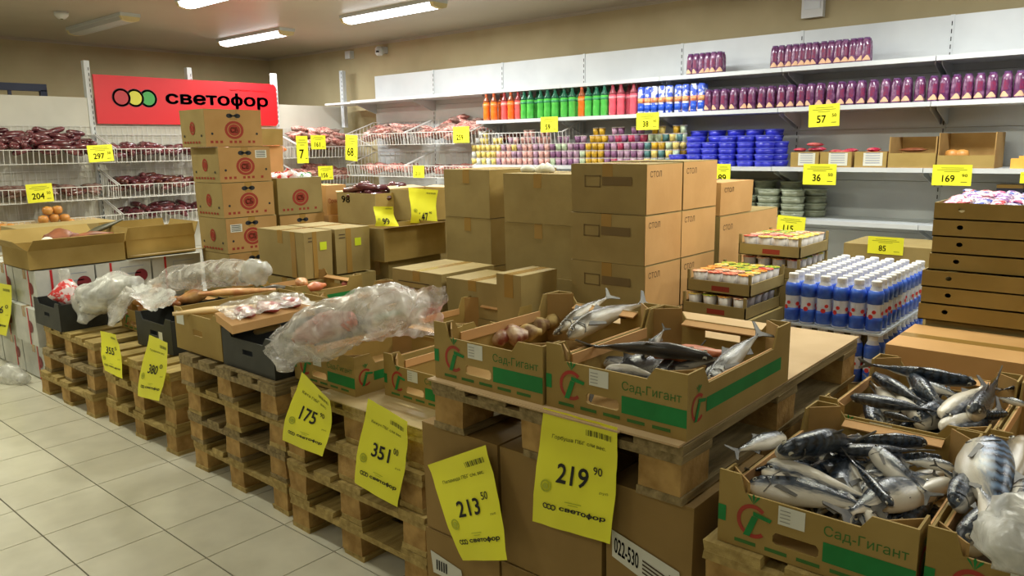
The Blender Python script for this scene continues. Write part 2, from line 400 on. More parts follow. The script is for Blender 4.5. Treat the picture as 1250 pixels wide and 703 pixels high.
def heap(meshes, name, label, cat, group, ox, oy, oz, ax, n, W=.94, D=.34, H=.1, top=.14, vert=0):
    for k in range(n):
        a, bq = R.random(), R.random(); lay = k / n
        x = .08 + a * (W - .16); y = .115 + bq * (D - .06); z = .03 + (.35 + .65 * R.random() ** .6) * (H - .04 + top * (.3 + .6 * bq) * (1 - .5 * abs(a - .45)))
        p = Vector((ox, oy, oz)) + (Vector((x, y, z)) if ax == 'y' else Vector((y, -x, z)))
        o = link(name, R.choice(meshes), None, p)
        o.rotation_euler = (R.uniform(-.3, .3), R.uniform(-.3, .3) + (1.3 if vert and R.random() < .5 else 0), R.choice((0, .2, -.2, 1.4, 1.7)) + (1.57 if ax == 'x' else 0))
        tag(o, label, cat, group)
GBy = GY - .45
heap(sme[:2], 'sausage_pack', 'dark purple sausage heaped in the top wire basket at the left edge', 'sausage', 'sausages in the left top basket', 2.07, GBy, 1.40, 'y', 120, top=.30)
heap(sme[:2], 'sausage_pack', 'dark purple sausage in the top wire basket left under the red sign', 'sausage', 'sausages in the top basket under the sign', 3.07, GBy, 1.40, 'y', 62, top=.10)
heap(sme, 'sausage_pack', 'dark glossy sausage pack in the middle wire basket left under the red sign', 'sausage', 'sausages in the middle basket under the sign', 3.07, GBy, 1.07, 'y', 60, top=.16)
heap(sme[:1] + sme[:2], 'sausage_pack', 'dark sausage pack in the low wire basket left under the red sign', 'sausage', 'sausages in the low basket under the sign', 3.07, GBy, .80, 'y', 45, top=.12)
heap([sme[2], pme[1]], 'fish_pack', 'brown smoked fish pack in the middle wire basket at the left edge', 'fish pack', 'smoked fish packs in the left middle basket', 2.07, GBy, 1.07, 'y', 30, top=.03)
heap([pme[2], pme[0]], 'meat_pack', 'orange and pink meat pack in the top wire basket right under the red sign', 'meat pack', 'meat packs in the top right basket under the sign', 4.07, GBy, 1.40, 'y', 50, top=.10)
heap([pme[3], pme[0], pme[1]], 'meat_pack', 'pale pink meat pack heaped in the top wire basket beside the corner', 'meat pack', 'meat packs in the top corner basket', 5.07, GBy, 1.42, 'y', 64, W=.86, top=.30)
heap([pme[0], pme[3]], 'meat_pack', 'pink meat pack in the middle wire basket beside the corner', 'meat pack', 'meat packs in the middle corner basket', 5.07, GBy, 1.09, 'y', 50, W=.8, top=.14)
heap([sme[1], pme[1]], 'meat_pack', 'dark meat pack in the low wire basket beside the corner', 'meat pack', 'meat packs in the low corner basket', 4.6, GBy, .82, 'y', 34, top=.06)
heap([pme[0], pme[3], pme[1]], 'meat_pack', 'pink meat pack in the upper wire basket on the long wall', 'meat pack', 'meat packs in the upper long wall baskets', SX - .46, 7.2, 1.53, 'x', 45, top=.18)
heap([pme[0], pme[3], pme[1]], 'meat_pack', 'pink meat pack in the upper wire basket nearest the soda', 'meat pack', 'meat packs in the upper basket nearest the soda', SX - .46, 6.22, 1.53, 'x', 55, top=.2)
heap([sme[2], pme[1]], 'meat_pack', 'brown meat pack in the half hidden basket under the first soda bottles', 'meat pack', 'meat packs under the soda', SX - .42, 5.2, 1.46, 'x', 14, W=.4, top=.08)
heap([pme[0], sme[2]], 'meat_pack', 'reddish meat pack in the lower wire basket on the long wall', 'meat pack', 'meat packs in the lower long wall baskets', SX - .46, 6.22, 1.19, 'x', 30, top=.02)
heap([pme[0], sme[2]], 'meat_pack', 'reddish meat pack in the lower wire basket next to the corner', 'meat pack', 'meat packs in the lower corner side basket', SX - .46, 7.2, 1.19, 'x', 30, top=.04)
# red round tomatoes-like jars row in the middle basket (right under sign)
b = MB(); b.lathe([(.012, -.03), (.034, -.02), (.04, 0), (.034, .022), (.012, .032)], 10); rme = b.mesh('red_ball_sausage', mat('red_casing', (176, 30, 28), .2, (200, 60, 48), 20), True)
for k in range(26):
    o = link('ball_sausage', rme, None, (4.12 + (k % 13) * .069, GBy + .05 + (k // 13) * .08, 1.07 + .05 + (k // 13) * .06)); tag(o, 'round red sausage in the row right under the red sign, middle tier', 'sausage', 'round red sausages')
b = MB(); b.lathe([(.012, -.04), (.036, -.026), (.044, 0), (.036, .028), (.01, .036)], 10); ome = b.mesh('yellow_onion', mat('onion_skin', (206, 148, 74), .4, (190, 124, 56), 16), True)
for k, (u, v) in enumerate(((58, 257), (70, 256), (53, 268), (66, 266), (79, 266), (12, 278), (2, 278), (25, 282), (86, 272))):
    p = PY(u, v, GY - .50 + .02 * (k % 2)); o = link('smoked_cheese_ball', ome, None, p); tag(o, 'round yellow smoked cheese ball stacked behind the open carton on the left', 'cheese', 'round yellow cheeses')
b = MB(); b.box(2.08, GBy - .06, .72, 2.86, GBy + .4, .90); b.box(2.08, GBy - .06, .90, 2.1, GBy + .4, .93); tag(b.build('cheese_carton', card_pale), 'pale low carton behind the open fish carton, holding round cheeses', 'box')
# ------------------------------------------------------------------ red sign
t = thing('store_sign', 'red store sign with three traffic light rings above the baskets', 'sign', (3.09, GY - .03, 1.76))
W_, H_ = 1.95, .455; rc = .03
pts = [(0, 0), (W_ - rc, 0), (W_, rc), (W_, H_ - rc), (W_ - rc, H_), (0, H_)]
b = MB(); b.poly(pts, (0, 0, 0), (1, 0, 0), (0, 0, 1), (0, -1, 0), .02); b.build('panel', sign_red, t)
P = plane_fn((0, -.02, 0), (1, 0, 0), (0, 0, 1), .001)
P2 = plane_fn((0, -.02, 0), (1, 0, 0), (0, 0, 1), .002)
P3 = plane_fn((0, -.02, 0), (1, 0, 0), (0, 0, 1), .003)
for cx_, m_ in ((.50, mat('ring_green', (60, 150, 70), .5)), (.37, mat('ring_yellow', (200, 196, 60), .5)), (.24, mat('ring_red', (176, 40, 48), .5))):
    PP = {.50: P, .37: P2, .24: P3}[cx_]
    b = MB(); disc(b, PP, cx_, .25, .084, n=24); b.build('emblem_disc', m_, t)
    b = MB(); ring(b, PP, cx_, .25, .066, .088, n=28); b.build('emblem_ring', dark_print, t)
letter('светофор', P2, (.68, .175, 1.83, .335), dark_print, t, .035)
letter('МАГАЗИН СКЛАД', P2, (1.38, .36, 1.83, .38), mat('sign_small_print', (150, 20, 30), .5), t, .01)
# ------------------------------------------------------------------ things on the walls and behind
t = thing('roll_cage', 'dark blue frame standing behind the shelving at the far left', 'cart', (2.2, 8.6, 0))
b = MB(); b.box(0, 0, 2.09, .74, .05, 2.16); b.box(.68, 0, 0, .74, .05, 2.1); b.box(.0, 0, 0, .05, .05, 2.1); b.build('frame', blue_dark, t)
b = MB(); b.box(.05, .01, 2.0, .68, .03, 2.02); [b.box(.1 + k * .3, .01, 2.0, .13 + k * .3, .03, 2.09) for k in range(2)]; b.build('rail', blue_dark, t)
b = MB(); b.lathe([(.03, 1.9), (.17, 2.0), (.17, 2.1), (.14, 2.2), (.06, 2.26), (.02, 2.27)], 12); b.lathe([(.2, 0), (.2, 1.9), (.03, 1.92)], 12)
tag(b.build('covered_stack', blue_dark, None, (5.05, 8.5, 0)), 'dark blue covered heap peeking over the red sign', 'stack')
t = thing('wall_thermostat', 'white box on the upper right wall above the shelving', 'thermostat', (RX1 - .005, 2.24, 2.42))
b = MB(); b.box(-.05, -.08, .0, 0, .08, .3); b.build('housing', grey_pl, t)
b = MB(); b.box(-.055, -.06, .06, -.05, .06, .26); b.build('cover', white_steel, t)
t = thing('security_camera', 'small white security camera under the ceiling, the one with the dark lens', 'camera', (RX1, 7.2, 2.6))
b = MB(); b.box(-.06, -.03, -.02, 0, .03, .05); b.build('mount', grey_pl, t)
b = MB(); b.lathe([(.03, -.05), (.05, -.03), (.05, .03), (.03, .05)], 12, (-.1, 0, 0)); b.build('housing', grey_pl, t, smooth=True)
b = MB(); b.lathe([(.018, -.02), (.018, .0)], 10, (-.145, -.02, 0)); b.build('lens', ink, t)
t = thing('junction_box', 'small white junction box under the ceiling left of the security camera', 'junction box', (RX1, 7.85, 2.6))
b = MB(); b.box(-.06, -.05, -.03, 0, .05, .06); b.build('housing', grey_pl, t)
b = MB(); b.box(-.064, -.035, -.018, -.06, .035, .045); b.build('cover', white_steel, t)
t = thing('smoke_detector', 'small white smoke detector on the ceiling at the upper left', 'detector', (2.81, 7.67, CZ))
b = MB(); b.lathe([(.03, -.06), (.055, -.035), (.06, 0)], 14); b.build('housing', grey_pl, t, smooth=True)
b = MB(); b.lathe([(.012, -.064), (.012, -.058)], 8); b.build('sensor', ink2, t)
# ------------------------------------------------------------------ goods on the long wall
def row(proto, x, ys, z, labels=None, group=None, jit=.004):
    for k, y in enumerate(ys):
        o = dup(proto, (x + R.uniform(-jit, jit), y + R.uniform(-jit, jit), z), rz=R.uniform(-.3, .3), label=labels, group=group)
HID = (SX - .1, -3, 0)
def bottle(cm, capm, neckm, labm, label, h=.25, r=.034):
    t = thing('soda_bottle', label, 'bottle', HID)
    b = MB(); b.lathe([(r * .8, 0), (r, .01), (r, h * .3), (r * .92, h * .40), (r, h * .5), (r, h * .68)], 12); b.build('body', cm, t, smooth=True)
    b = MB(); b.lathe([(r, h * .68), (r * .88, h * .76), (r * .48, h * .85), (r * .4, h * .93)], 12); b.build('neck', neckm, t, smooth=True)
    b = MB(); b.lathe([(r * 1.02, h * .54), (r * 1.02, h * .62)], 12); b.build('label', labm, t, smooth=True)
    b = MB(); b.lathe([(r * .42, h * .93), (r * .42, h)], 8); b.build('cap', capm, t)
    return t
gpl = lambda n, c, c2=None: mat(n, c, .12, c2 or c, 20, spec=.7)
sodas = {'orange': (gpl('soda_orange', (236, 116, 40)), mat('cap_dark_orange', (190, 84, 40), .4), mat('neck_orange', (150, 80, 50), .2), mat('lab_orange', (240, 150, 90), .4)), 'red': (gpl('soda_coral', (240, 96, 96)), mat('cap_red', (150, 40, 44), .4), mat('neck_red', (140, 60, 60), .2), mat('lab_red', (240, 170, 160), .4)),
         'green': (gpl('soda_green', (92, 196, 84), (80, 180, 78)), mat('cap_green', (30, 90, 70), .4), mat('neck_green', (40, 100, 76), .2), mat('lab_green', (60, 150, 96), .4)), 'pink': (gpl('soda_pink', (226, 96, 112)), mat('cap_crimson', (130, 30, 44), .4), mat('neck_crimson', (150, 70, 80), .2), mat('lab_pink', (236, 150, 160), .4))}
pos = [('orange', 594), ('orange', 604), ('red', 616), ('orange', 624), ('red', 632), ('green', 640), ('green', 648), ('green', 660), ('green', 669), ('green', 678), ('green', 688), ('green', 699), ('orange', 710), ('green', 718), ('green', 727), ('green', 738), ('pink', 748), ('pink', 759), ('pink', 772)]
place = {'orange': 'bright orange soda bottle on the second shelf', 'red': 'coral red soda bottle among the orange ones', 'green': 'bright green soda bottle on the second shelf', 'pink': 'pink soda bottle between the green soda and the white cans'}
proto = {}
for c, u in pos:
    y = PX(u, 130, SX - .34).y
    for rowi, dx in enumerate((0, .1)):
        if c not in proto: o = proto[c] = bottle(*sodas[c], place[c]); o.location = (SX - .34, y, 1.745); o['group'] = c + ' soda bottles'
        else: dup(proto[c], (SX - .34 + dx + R.uniform(-.01, .01), y + R.uniform(-.006, .006), 1.745), rz=R.uniform(0, 6))
# tall white-blue cans
t = thing('milk_drink_can', 'tall white and blue drink can between the pink soda and the purple jars', 'can', (SX - .34, 3.9, 1.745), group='white and blue cans')
b = MB(); b.lathe([(.026, 0), (.03, .006), (.03, .03), (.03, .2), (.024, .215)], 12); b.build('body', mat('can_white', (222, 226, 236), .3, (60, 90, 200), 22, lo=.46, hi=.52), t, smooth=True)
b = MB(); b.lathe([(.0302, .02), (.0302, .07)], 12); b.build('band', mat('can_blue', (36, 84, 200), .3), t, smooth=True)
b = MB(); b.lathe([(.0303, .085), (.0303, .125)], 12); b.build('band', mat('can_picture', (232, 190, 120), .4, (220, 110, 90), 60), t, smooth=True)
can0 = t
yc = [PX(u, 130, SX - .34).y for u in (783, 791, 799, 808, 817, 828, 837, 847, 856)]
t.location.y = yc[0]
for k, y in enumerate(yc[1:]): dup(t, (SX - .34, y, 1.745), rz=R.uniform(0, 6))
for y in yc: dup(t, (SX - .26, y + .02, 1.745), rz=R.uniform(0, 6))
# purple juice bottles in packs
def purple_jar():
    t = thing('juice_bottle', '', 'bottle', (SX - .34, 2.6, 1.745))
    b = MB(); b.lathe([(.026, 0), (.031, .006), (.0315, .05), (.030, .11), (.026, .142), (.019, .155)], 12); b.build('body', mat('juice_purple', (94, 46, 88), .2, (150, 108, 142), 26, spec=.8, lo=.45, hi=.75), t, smooth=True)
    b = MB(); ns = 6; vs = []
    for k in range(ns + 1):
        a = math.pi + (-.9 + 1.8 * k / ns); hh = .004 + .034 * max(0, 1 - abs(k - 3.4) / 3)
        vs += [(.0318 * math.cos(a), .0318 * math.sin(a), .012), (.0318 * math.cos(a), .0318 * math.sin(a), .012 + hh)]
    b.add(vs, [(2 * k, 2 * k + 2, 2 * k + 3, 2 * k + 1) for k in range(ns)]); b.build('label', mat('label_cream', (222, 178, 140), .5), t)
    b = MB(); vs = []
    for k in range(ns + 1):
        a = math.pi + (-.1 + .9 * k / ns); vs += [(.0325 * math.cos(a), .0325 * math.sin(a), .052), (.0312 * math.cos(a), .0312 * math.sin(a), .112)]
    b.add(vs, [(2 * k, 2 * k + 2, 2 * k + 3, 2 * k + 1) for k in range(ns)]); b.build('label', mat('label_crimson', (128, 30, 70), .35, (100, 40, 84), 60), t)
    b = MB(); b.lathe([(.02, .148), (.02, .163)], 10); b.build('cap', mat('cap_violet', (96, 60, 110), .35), t)
    return t
jar = purple_jar(); used = False
def jars(us, vv, z, label, group, rows=2, x=SX - .33):
    global used
    for u in us:
        y = PX(u, vv, x).y
        for r_ in range(rows):
            p = (x + r_ * .066, y + .01 * r_, z)
            if not used: jar.location = p; jar['label'] = label; jar['group'] = group; used = True
            else: dup(jar, p, rz=R.uniform(-.6, .6), label=label, group=group)
def urange(ya, yb, step): return [(ya - step * k) for k in range(int((ya - yb) / step) + 1)]
us = []
yy = 3.05
cl = []
while yy > -.6:
    cl.append(yy); yy -= .066
    if R.random() < .28: yy -= .012
for k, y in enumerate(cl):
    lab, g = (('purple juice bottle on the second shelf above the blue tubs', 'purple juice bottles above the blue tubs') if y > 2.27 else ('purple juice bottle on the second shelf above the small open boxes', 'purple juice bottles on the right half of the second shelf'))
    for r_ in range(2):
        p = (SX - .33 + r_ * .066, y + .008 * r_, 1.745)
        if not used: jar.location = p; jar['label'] = lab; jar['group'] = g; used = True
        else: dup(jar, p, rz=R.uniform(-.5, .5), label=lab, group=g)
jars([843, 850, 857, 864, 871, 878], 80, 2.03, 'purple juice bottle in the small lone pack on the top shelf', 'purple juice bottles in the lone top shelf pack', x=SX - .28)
jars([946, 954, 963, 971, 979, 987, 995, 1005, 1014, 1023, 1031, 1041, 1049, 1057], 70, 2.03, 'purple juice bottle in the long group on the top shelf', 'purple juice bottles in the long top shelf group', x=SX - .28)
# shrink film around the packs is left to the bottles; small cups on the third shelf
cupm = {'yellow': (232, 206, 110), 'pinkp': (226, 170, 160), 'mauve': (178, 140, 164), 'lgreen': (190, 206, 170), 'gold': (206, 160, 24), 'crimson': (190, 60, 96), 'violet': (140, 90, 130), 'white': (214, 214, 206), 'teal': (70, 120, 120)}
cupmesh = {}
lidm = MB(); lidm.lathe([(.031, .058), (.031, .064)], 10); lidme = lidm.mesh('lid', mat('cup_lid', (196, 188, 186), .4))
def cup(c):
    if c not in cupmesh:
        b = MB(); b.lathe([(.024, 0), (.03, .058)], 10); cupmesh[c] = b.mesh('cup', mat('cup_' + c, cupm[c], .45, tuple(int(q * .72) for q in cupm[c]), 30), True)
    return cupmesh[c]
def palette(y):
    if y > 5.0: return ('yellow', 'yellow', 'white')
    if y > 4.75: return ('pinkp', 'mauve', 'yellow')
    if y > 4.35: return ('pinkp', 'mauve', 'pinkp')
    if y > 3.95: return ('mauve', 'lgreen', 'violet', 'mauve')
    if y > 3.75: return ('gold',)
    if y > 3.4: return ('violet', 'crimson', 'mauve')
    return ('gold', 'teal', 'yellow', 'lgreen')
words = [('pale yellow', 5.0), ('pink and mauve', 4.35), ('mauve and green', 3.95), ('gold', 3.75), ('crimson and violet', 3.4), ('gold and teal', -9)]
y = 5.32; kk = 0
while y > 3.08:
    pal = palette(y); wname = next(w_ for w_, lim in words if y > lim)
    nh = 4 if (y > 5.2 or 4.45 < y < 4.75) else 3
    if y < 3.98: nh = 4
    if 4.25 < y < 4.4 : nh = 3
    if y < 3.78: nh = 4
    if y < 3.5: nh = 4
    for h_ in range(nh):
        c = R.choice(pal)
        o = link('dessert_cup', cup(c), None, (SX - .38 + (.06 if h_ > 2 else 0) + R.uniform(-.003, .003), y, 1.325 + h_ * .0645))
        tag(o, 'small %s dessert cup stacked on the third shelf' % wname, 'cup', wname + ' dessert cups'); link('lid', lidme, o)
    if kk % 3 != 2 and nh < 5:
        for h_ in range(nh - 1, nh + 1):
            o = link('dessert_cup', cup(R.choice(pal)), None, (SX - .30, y - .02, 1.325 + h_ * .0645)); tag(o, 'small %s dessert cup stacked on the third shelf' % wname, 'cup', wname + ' dessert cups'); link('lid', lidme, o)
            if h_ == nh - 1:
                for q in range(nh - 1):
                    o = link('dessert_cup', cup(R.choice(pal)), None, (SX - .30, y - .02, 1.325 + q * .0645)); tag(o, 'small %s dessert cup stacked on the third shelf' % wname, 'cup', wname + ' dessert cups'); link('lid', lidme, o)
    y -= .0655; kk += 1
# blue tubs
def tub(label, group, cm, lm, r=.07, h=.045, name='blue_tub', cat='tub'):
    t = thing(name, label, cat, HID, group=group)
    b = MB(); b.lathe([(r * .9, 0), (r, h * .8)], 18); b.build('body', cm, t, smooth=True)
    b = MB(); b.lathe([(r * 1.03, h * .8), (r * 1.03, h * .97), (r * .92, h)], 18); b.build('lid', lm, t)
    return t
bt = tub('round blue fish tub stacked on the third shelf', 'round blue tubs', mat('tub_blue', (40, 46, 178), .25, (60, 66, 200), 14), mat('tub_lid', (70, 78, 206), .2, (100, 110, 214), 10))
cols = [(3.08, 2, 0), (2.93, 5, 0), (2.80, 4, 0), (2.655, 5, 0), (2.51, 5, 0), (2.365, 5, 0), (2.22 + .08, 4, .1), (2.98, 6, .15), (2.82, 6, .15), (2.66, 6, .15), (2.51, 6, .15), (2.36, 6, .15)]
first = True
for y, n, dx in cols:
    for k in range(n):
        p = (SX - .37 + dx, y + R.uniform(-.004, .004), 1.325 + k * .046)
        if first: bt.location = p; first = False
        else: dup(bt, p, rz=R.uniform(0, 6))
gt = tub('round grey green salad tub stacked on the fourth shelf', 'round grey salad tubs', mat('tub_grey', (128, 134, 116), .3, (150, 156, 134), 20), mat('tub_grey_lid', (168, 176, 156), .15, (140, 148, 128), 12), r=.082, h=.05)
first = True
for y, n, dx in ((2.86, 4, 0), (2.68, 4, 0), (2.50, 3, 0), (2.32, 4, 0), (2.14, 4, 0), (2.6, 5, .17), (2.42, 5, .17), (2.22, 5, .17), (2.04, 4, .17), (2.78, 5, .17), (2.95, 5, .17)):
    for k in range(n):
        p = (SX - .36 + dx, y, .955 + k * .052)
        if first: gt.location = p; first = False
        else: dup(gt, p, rz=R.uniform(0, 6))
# open boxes on shelf 3
def open_box(name, label, p, dx, dy, h, m=card, m2=card_in, fronth=None, cat='box', group=None, t_=.006):
    t = thing(name, label, cat, p, group=group); fh = fronth or h
    b = MB(); b.box(0, 0, 0, dx, dy, t_); b.box(t_, 0, t_, dx, t_, h); b.box(t_, dy - t_, t_, dx, dy, h); b.box(dx - t_, t_, t_, dx, dy - t_, h); b.build('wall', m2, t)
    b = MB(); b.box(0, 0, t_, t_, dy, fh); b.build('front_panel', m, t)
    return t
xs = SX - .44
for k, (u0, u1, nm) in enumerate(((965, 999, 'with pink packs, beside the blue tubs'), (1001, 1039, 'with red packs, the middle one of three'), (1043, 1082, 'nearly empty, next to the open brown boxes'))):
    ya, yb = PX(u0, 195, xs).y, PX(u1, 195, xs).y
    t = open_box('display_box', 'small tan display box with white sticker ' + nm, (xs, yb, 1.325), .26, ya - yb, .105)
    b = MB(); b.box(-.001, (ya - yb) * .12, .012, 0, (ya - yb) * .72, .098); s_ = b.build('sticker', label_w, t)
    P = plane_fn((-.001, (ya - yb) * .7, .014), (0, -1, 0), (0, 0, 1), .001)
    b = MB(); [quad(b, P, .01, .015 + q * .016, (ya - yb) * .5, .02 + q * .016) for q in range(5)]; b.build('print_line', mat('faint_ink', (150, 156, 176), .7), s_)
    for q in range((7, 8, 4)[k]):
        o = pouch(.09, .06, .03, 8).build('snack_pack', mat('pack_magenta', (196, 34, 84), .25, (214, 120, 110), 24), None, (xs + .03 + R.random() * .18, yb + .04 + R.random() * (ya - yb - .08), 1.325 + .085 + R.random() * .04 * (2 if k == 0 else 1)), True, R.random() * 3)
        tag(o, 'magenta snack pack in the display box ' + nm, 'snack pack', 'snack packs in the box ' + nm)
for u0, u1, nm in ((1084, 1142, 'left'), (1144, 1214, 'right')):
    ya, yb = PX(u0, 195, xs).y, PX(u1, 195, xs).y
    t = open_box('open_carton', 'open brown carton with a cut down front on the third shelf, %s of the two' % nm, (xs, yb, 1.325), .3, ya - yb, .2 if nm == 'left' else .22, fronth=.095 if nm == 'left' else .08)
b = MB()
o = pouch(.16, .1, .03).build('meat_pack', mat('jerky', (120, 62, 36), .4, (150, 90, 56), 20), None, (xs + .1, PX(1110, 180, xs).y, 1.44), True, 1.5); tag(o, 'brown flat pack lying in the left open carton', 'meat pack')
for k in range(2):
    o = link('sweet_ball', ome, None, (xs + .07, PX((1160, 1172)[k], 180, xs).y, 1.325 + .08)); tag(o, ('dark small ball in the right open carton, the left one', 'pale small ball in the right open carton')[k], 'snack')
b = MB(); b.box(0, 0, 0, .1, .2, .06); b.box(.01, .02, .06, .09, .16, .075); tag(b.build('cheese_block', mat('cheese_orange', (240, 184, 84), .4, (230, 170, 70), 8), None, (xs + .02, PX(1262, 195, xs).y - .08, 1.325)), 'orange block at the right edge of the third shelf', 'cheese')
b = MB(); b.box(0, 0, 0, .14, .14, .05); bb = b.build('small_carton', mat('navy_card', (40, 44, 70), .5), None, (5.5, PX(1236, 218, 5.5).y - .08, 1.17)); 
bb.location = (SX - .4, PX(1250, 222, SX - .4).y, .955 + .2); tag(bb, 'small navy and gold carton behind the stack of flat trays', 'box')
b = MB(); b.box(0, 0, .05, .14, .14, .07); b.build('lid', mat('gold_card', (150, 120, 60), .5), bb)
b = MB(); b.box(0, 0, 0, .2, .3, .2); tag(b.build('grey_carton', mat('grey_card', (120, 116, 96), .7), None, (SX - .42, bb.location.y - .05, .955)), 'dull carton under the small navy carton on the fourth shelf', 'box')
# shelf price tags
fx = lambda z: SX - dict((a, d) for a, d in SH)[z] - .003
def stag(label, u0, v0, u1, v1, x, num, sup=None, tilt=0, warm=False, xr=(.2, .62)):
    a = PX(u0, v0, x); c = PX(u1, v1, x)
    return small_tag(label, ((a + c) / 2), a.y - c.y, a.z - c.z, num, sup, 'x', tilt, warm, xr)
stag('yellow price tag under the green soda reading 59', 660, 143, 681, 161, SX - .404, '59', None)
stag('yellow price tag under the white cans reading 38', 777, 138, 804, 158, SX - .404, '38', '90')
stag('yellow price tag under the purple juice reading 57', 988, 128, 1024, 154, SX - .404, '57', '50', .03)
stag('yellow price tag under the small display boxes reading 36', 981, 200, 1020, 226, SX - .464, '36', '50')
stag('yellow price tag below the open brown cartons reading 169', 1139, 201, 1185, 227, SX - .464, '169', '90', .0, False, (.24, .62))
stag('yellow price tag beside the grey salad tubs reading 115', 949, 263, 982, 288, SX - .464, '115', None, -.05)
stag('yellow price tag hanging under the blue tubs behind the carton', 875, 200, 891, 226, SX - .464, '89', None)
stag('yellow price tag on the basket beside the first soda bottles', 553, 155, 573, 174, 5.51, '259', None)
stag('yellow price tag behind the kefir bottles on an olive carton', 1060, 288, 1102, 312, 4.945, '85', None)
stag('yellow price tag at the right edge on the third shelf lip', 1246, 210, 1262, 224, SX - .464, '9', None)
b = MB(); b.box(4.95, .7, 0, 5.4, 1.55, .88); tag(b.build('cardboard_box', card_dark), 'olive carton on the floor behind the kefir bottles, carrying a yellow tag', 'box')
stag('yellow price tag on the lower wire basket of the long wall', 504, 202, 518, 217, SX - .468, '211', None)
stag('tall curled yellow price tag at the corner end of the long wall baskets', 421, 165, 437, 196, SX - .468, '68', None, -.08)
def btag(label, u0, v0, u1, v1, y, num, sup=None, tilt=0, xr=(.2, .62)):
    a = PY(u0, v0, y); c = PY(u1, v1, y)
    return small_tag(label, ((a + c) / 2), c.x - a.x, a.z - c.z, num, sup, 'y', tilt, False, xr)
yb_ = GBy - .006
btag('yellow price tag on the left top basket reading 297', 106, 177, 139, 197, yb_, '297', '30', .05)
btag('yellow price tag on the left middle basket reading 204', 31, 225, 66, 246, yb_, '204', '50', .03)
btag('long yellow price tag hanging by the brown carton stack', 361, 166, 377, 199, yb_, '7', None)
btag('yellow price tag on the orange meat packs', 379, 165, 398, 182, yb_, '161', None)
btag('yellow price tag below the round red sausages', 388, 203, 407, 219, yb_, '156', None)
# ------------------------------------------------------------------ cartons
HT = []
def carton(label, x0, y0, z0, x1, y1, z1, m=card, mside=None, tape='x', group=None, name='cardboard_box', rz=0, prints=(), flap=True):
    """closed carton standing between the given corners; -X and -Y faces look at the camera"""
    t = thing(name, label, 'box', (x0, y0, z0), rz, group)
    dx, dy, dz = x1 - x0 - .004, y1 - y0 - .004, z1 - z0 - .002
    e = .004
    b = MB(); b.hull8([(e, e, 0), (dx - e, e, 0), (dx - e, dy - e, 0), (e, dy - e, 0), (0, 0, dz - .004), (dx, 0, dz - .004), (dx, dy, dz - .004), (0, dy, dz - .004)]); b.build('body', m, t)
    g = .002
    for k in (0, 1):
        b = MB()
        if tape == 'x': b.box(0, (0, dy / 2 + g)[k], dz - .004, dx, (dy / 2 - g, dy)[k], dz)
        else: b.box((0, dx / 2 + g)[k], 0, dz - .004, (dx / 2 - g, dx)[k], dy, dz)
        b.build('flap', m, t)
    b = MB(); q = .028
    if tape == 'x':
        b.box(-.0007, dy / 2 - q, dz * .72, 0, dy / 2 + q, dz + .0007); b.box(-.0007, dy / 2 - q, dz, dx, dy / 2 + q, dz + .0007)
    else:
        b.box(dx / 2 - q, -.0007, dz * .72, dx / 2 + q, 0, dz + .0007); b.box(dx / 2 - q, -.0007, dz, dx / 2 + q, dy, dz + .0007)
    b.build('tape', tape_m, t)
    return t, dx, dy, dz
def faces(dx, dy, dz):   # surface functions in metres: left face (-X) and right face (-Y)
    return plane_fn((0, dy, 0), (0, -1, 0), (0, 0, 1), .0012), plane_fn((0, 0, 0), (1, 0, 0), (0, 0, 1), .0012)
logo_red = mat('fruit_logo_red', (150, 52, 34), .8)
def fruit_print(t, P, w, h, holes=True):
    b = MB(); ring(b, P, w * .5, h * .45, .045, .062, 1.15, n=22); disc(b, P, w * .5, h * .45, .04, 1.15); b.build('logo', logo_red, t)
    P2_ = lambda s, q: P(s, q) + (P(0, 0) - P(0, 0))
    b = MB()
    n = int(w / .035)
    for k in range(n - 2):
        if k % 4 != 3: quad(b, P, .035 + k * .035, h * .1, .035 + k * .035 + .02, h * .1 + .017)
    b.build('print_line', logo_red, t)
    if holes:
        b = MB(); pts = []
        for s_ in (.43, .57): disc(b, P, w * s_, h * .83, .016, 1.5, 10)
        quad(b, P, w * .43, h * .81, w * .57, h * .85); b.build('hand_hole', slot_m, t)
        b = MB(); disc(b, P, w * .12, h * .35, .009, 1, 8); disc(b, P, w * .9, h * .35, .009, 1, 8); b.build('vent_hole', slot_m, t)
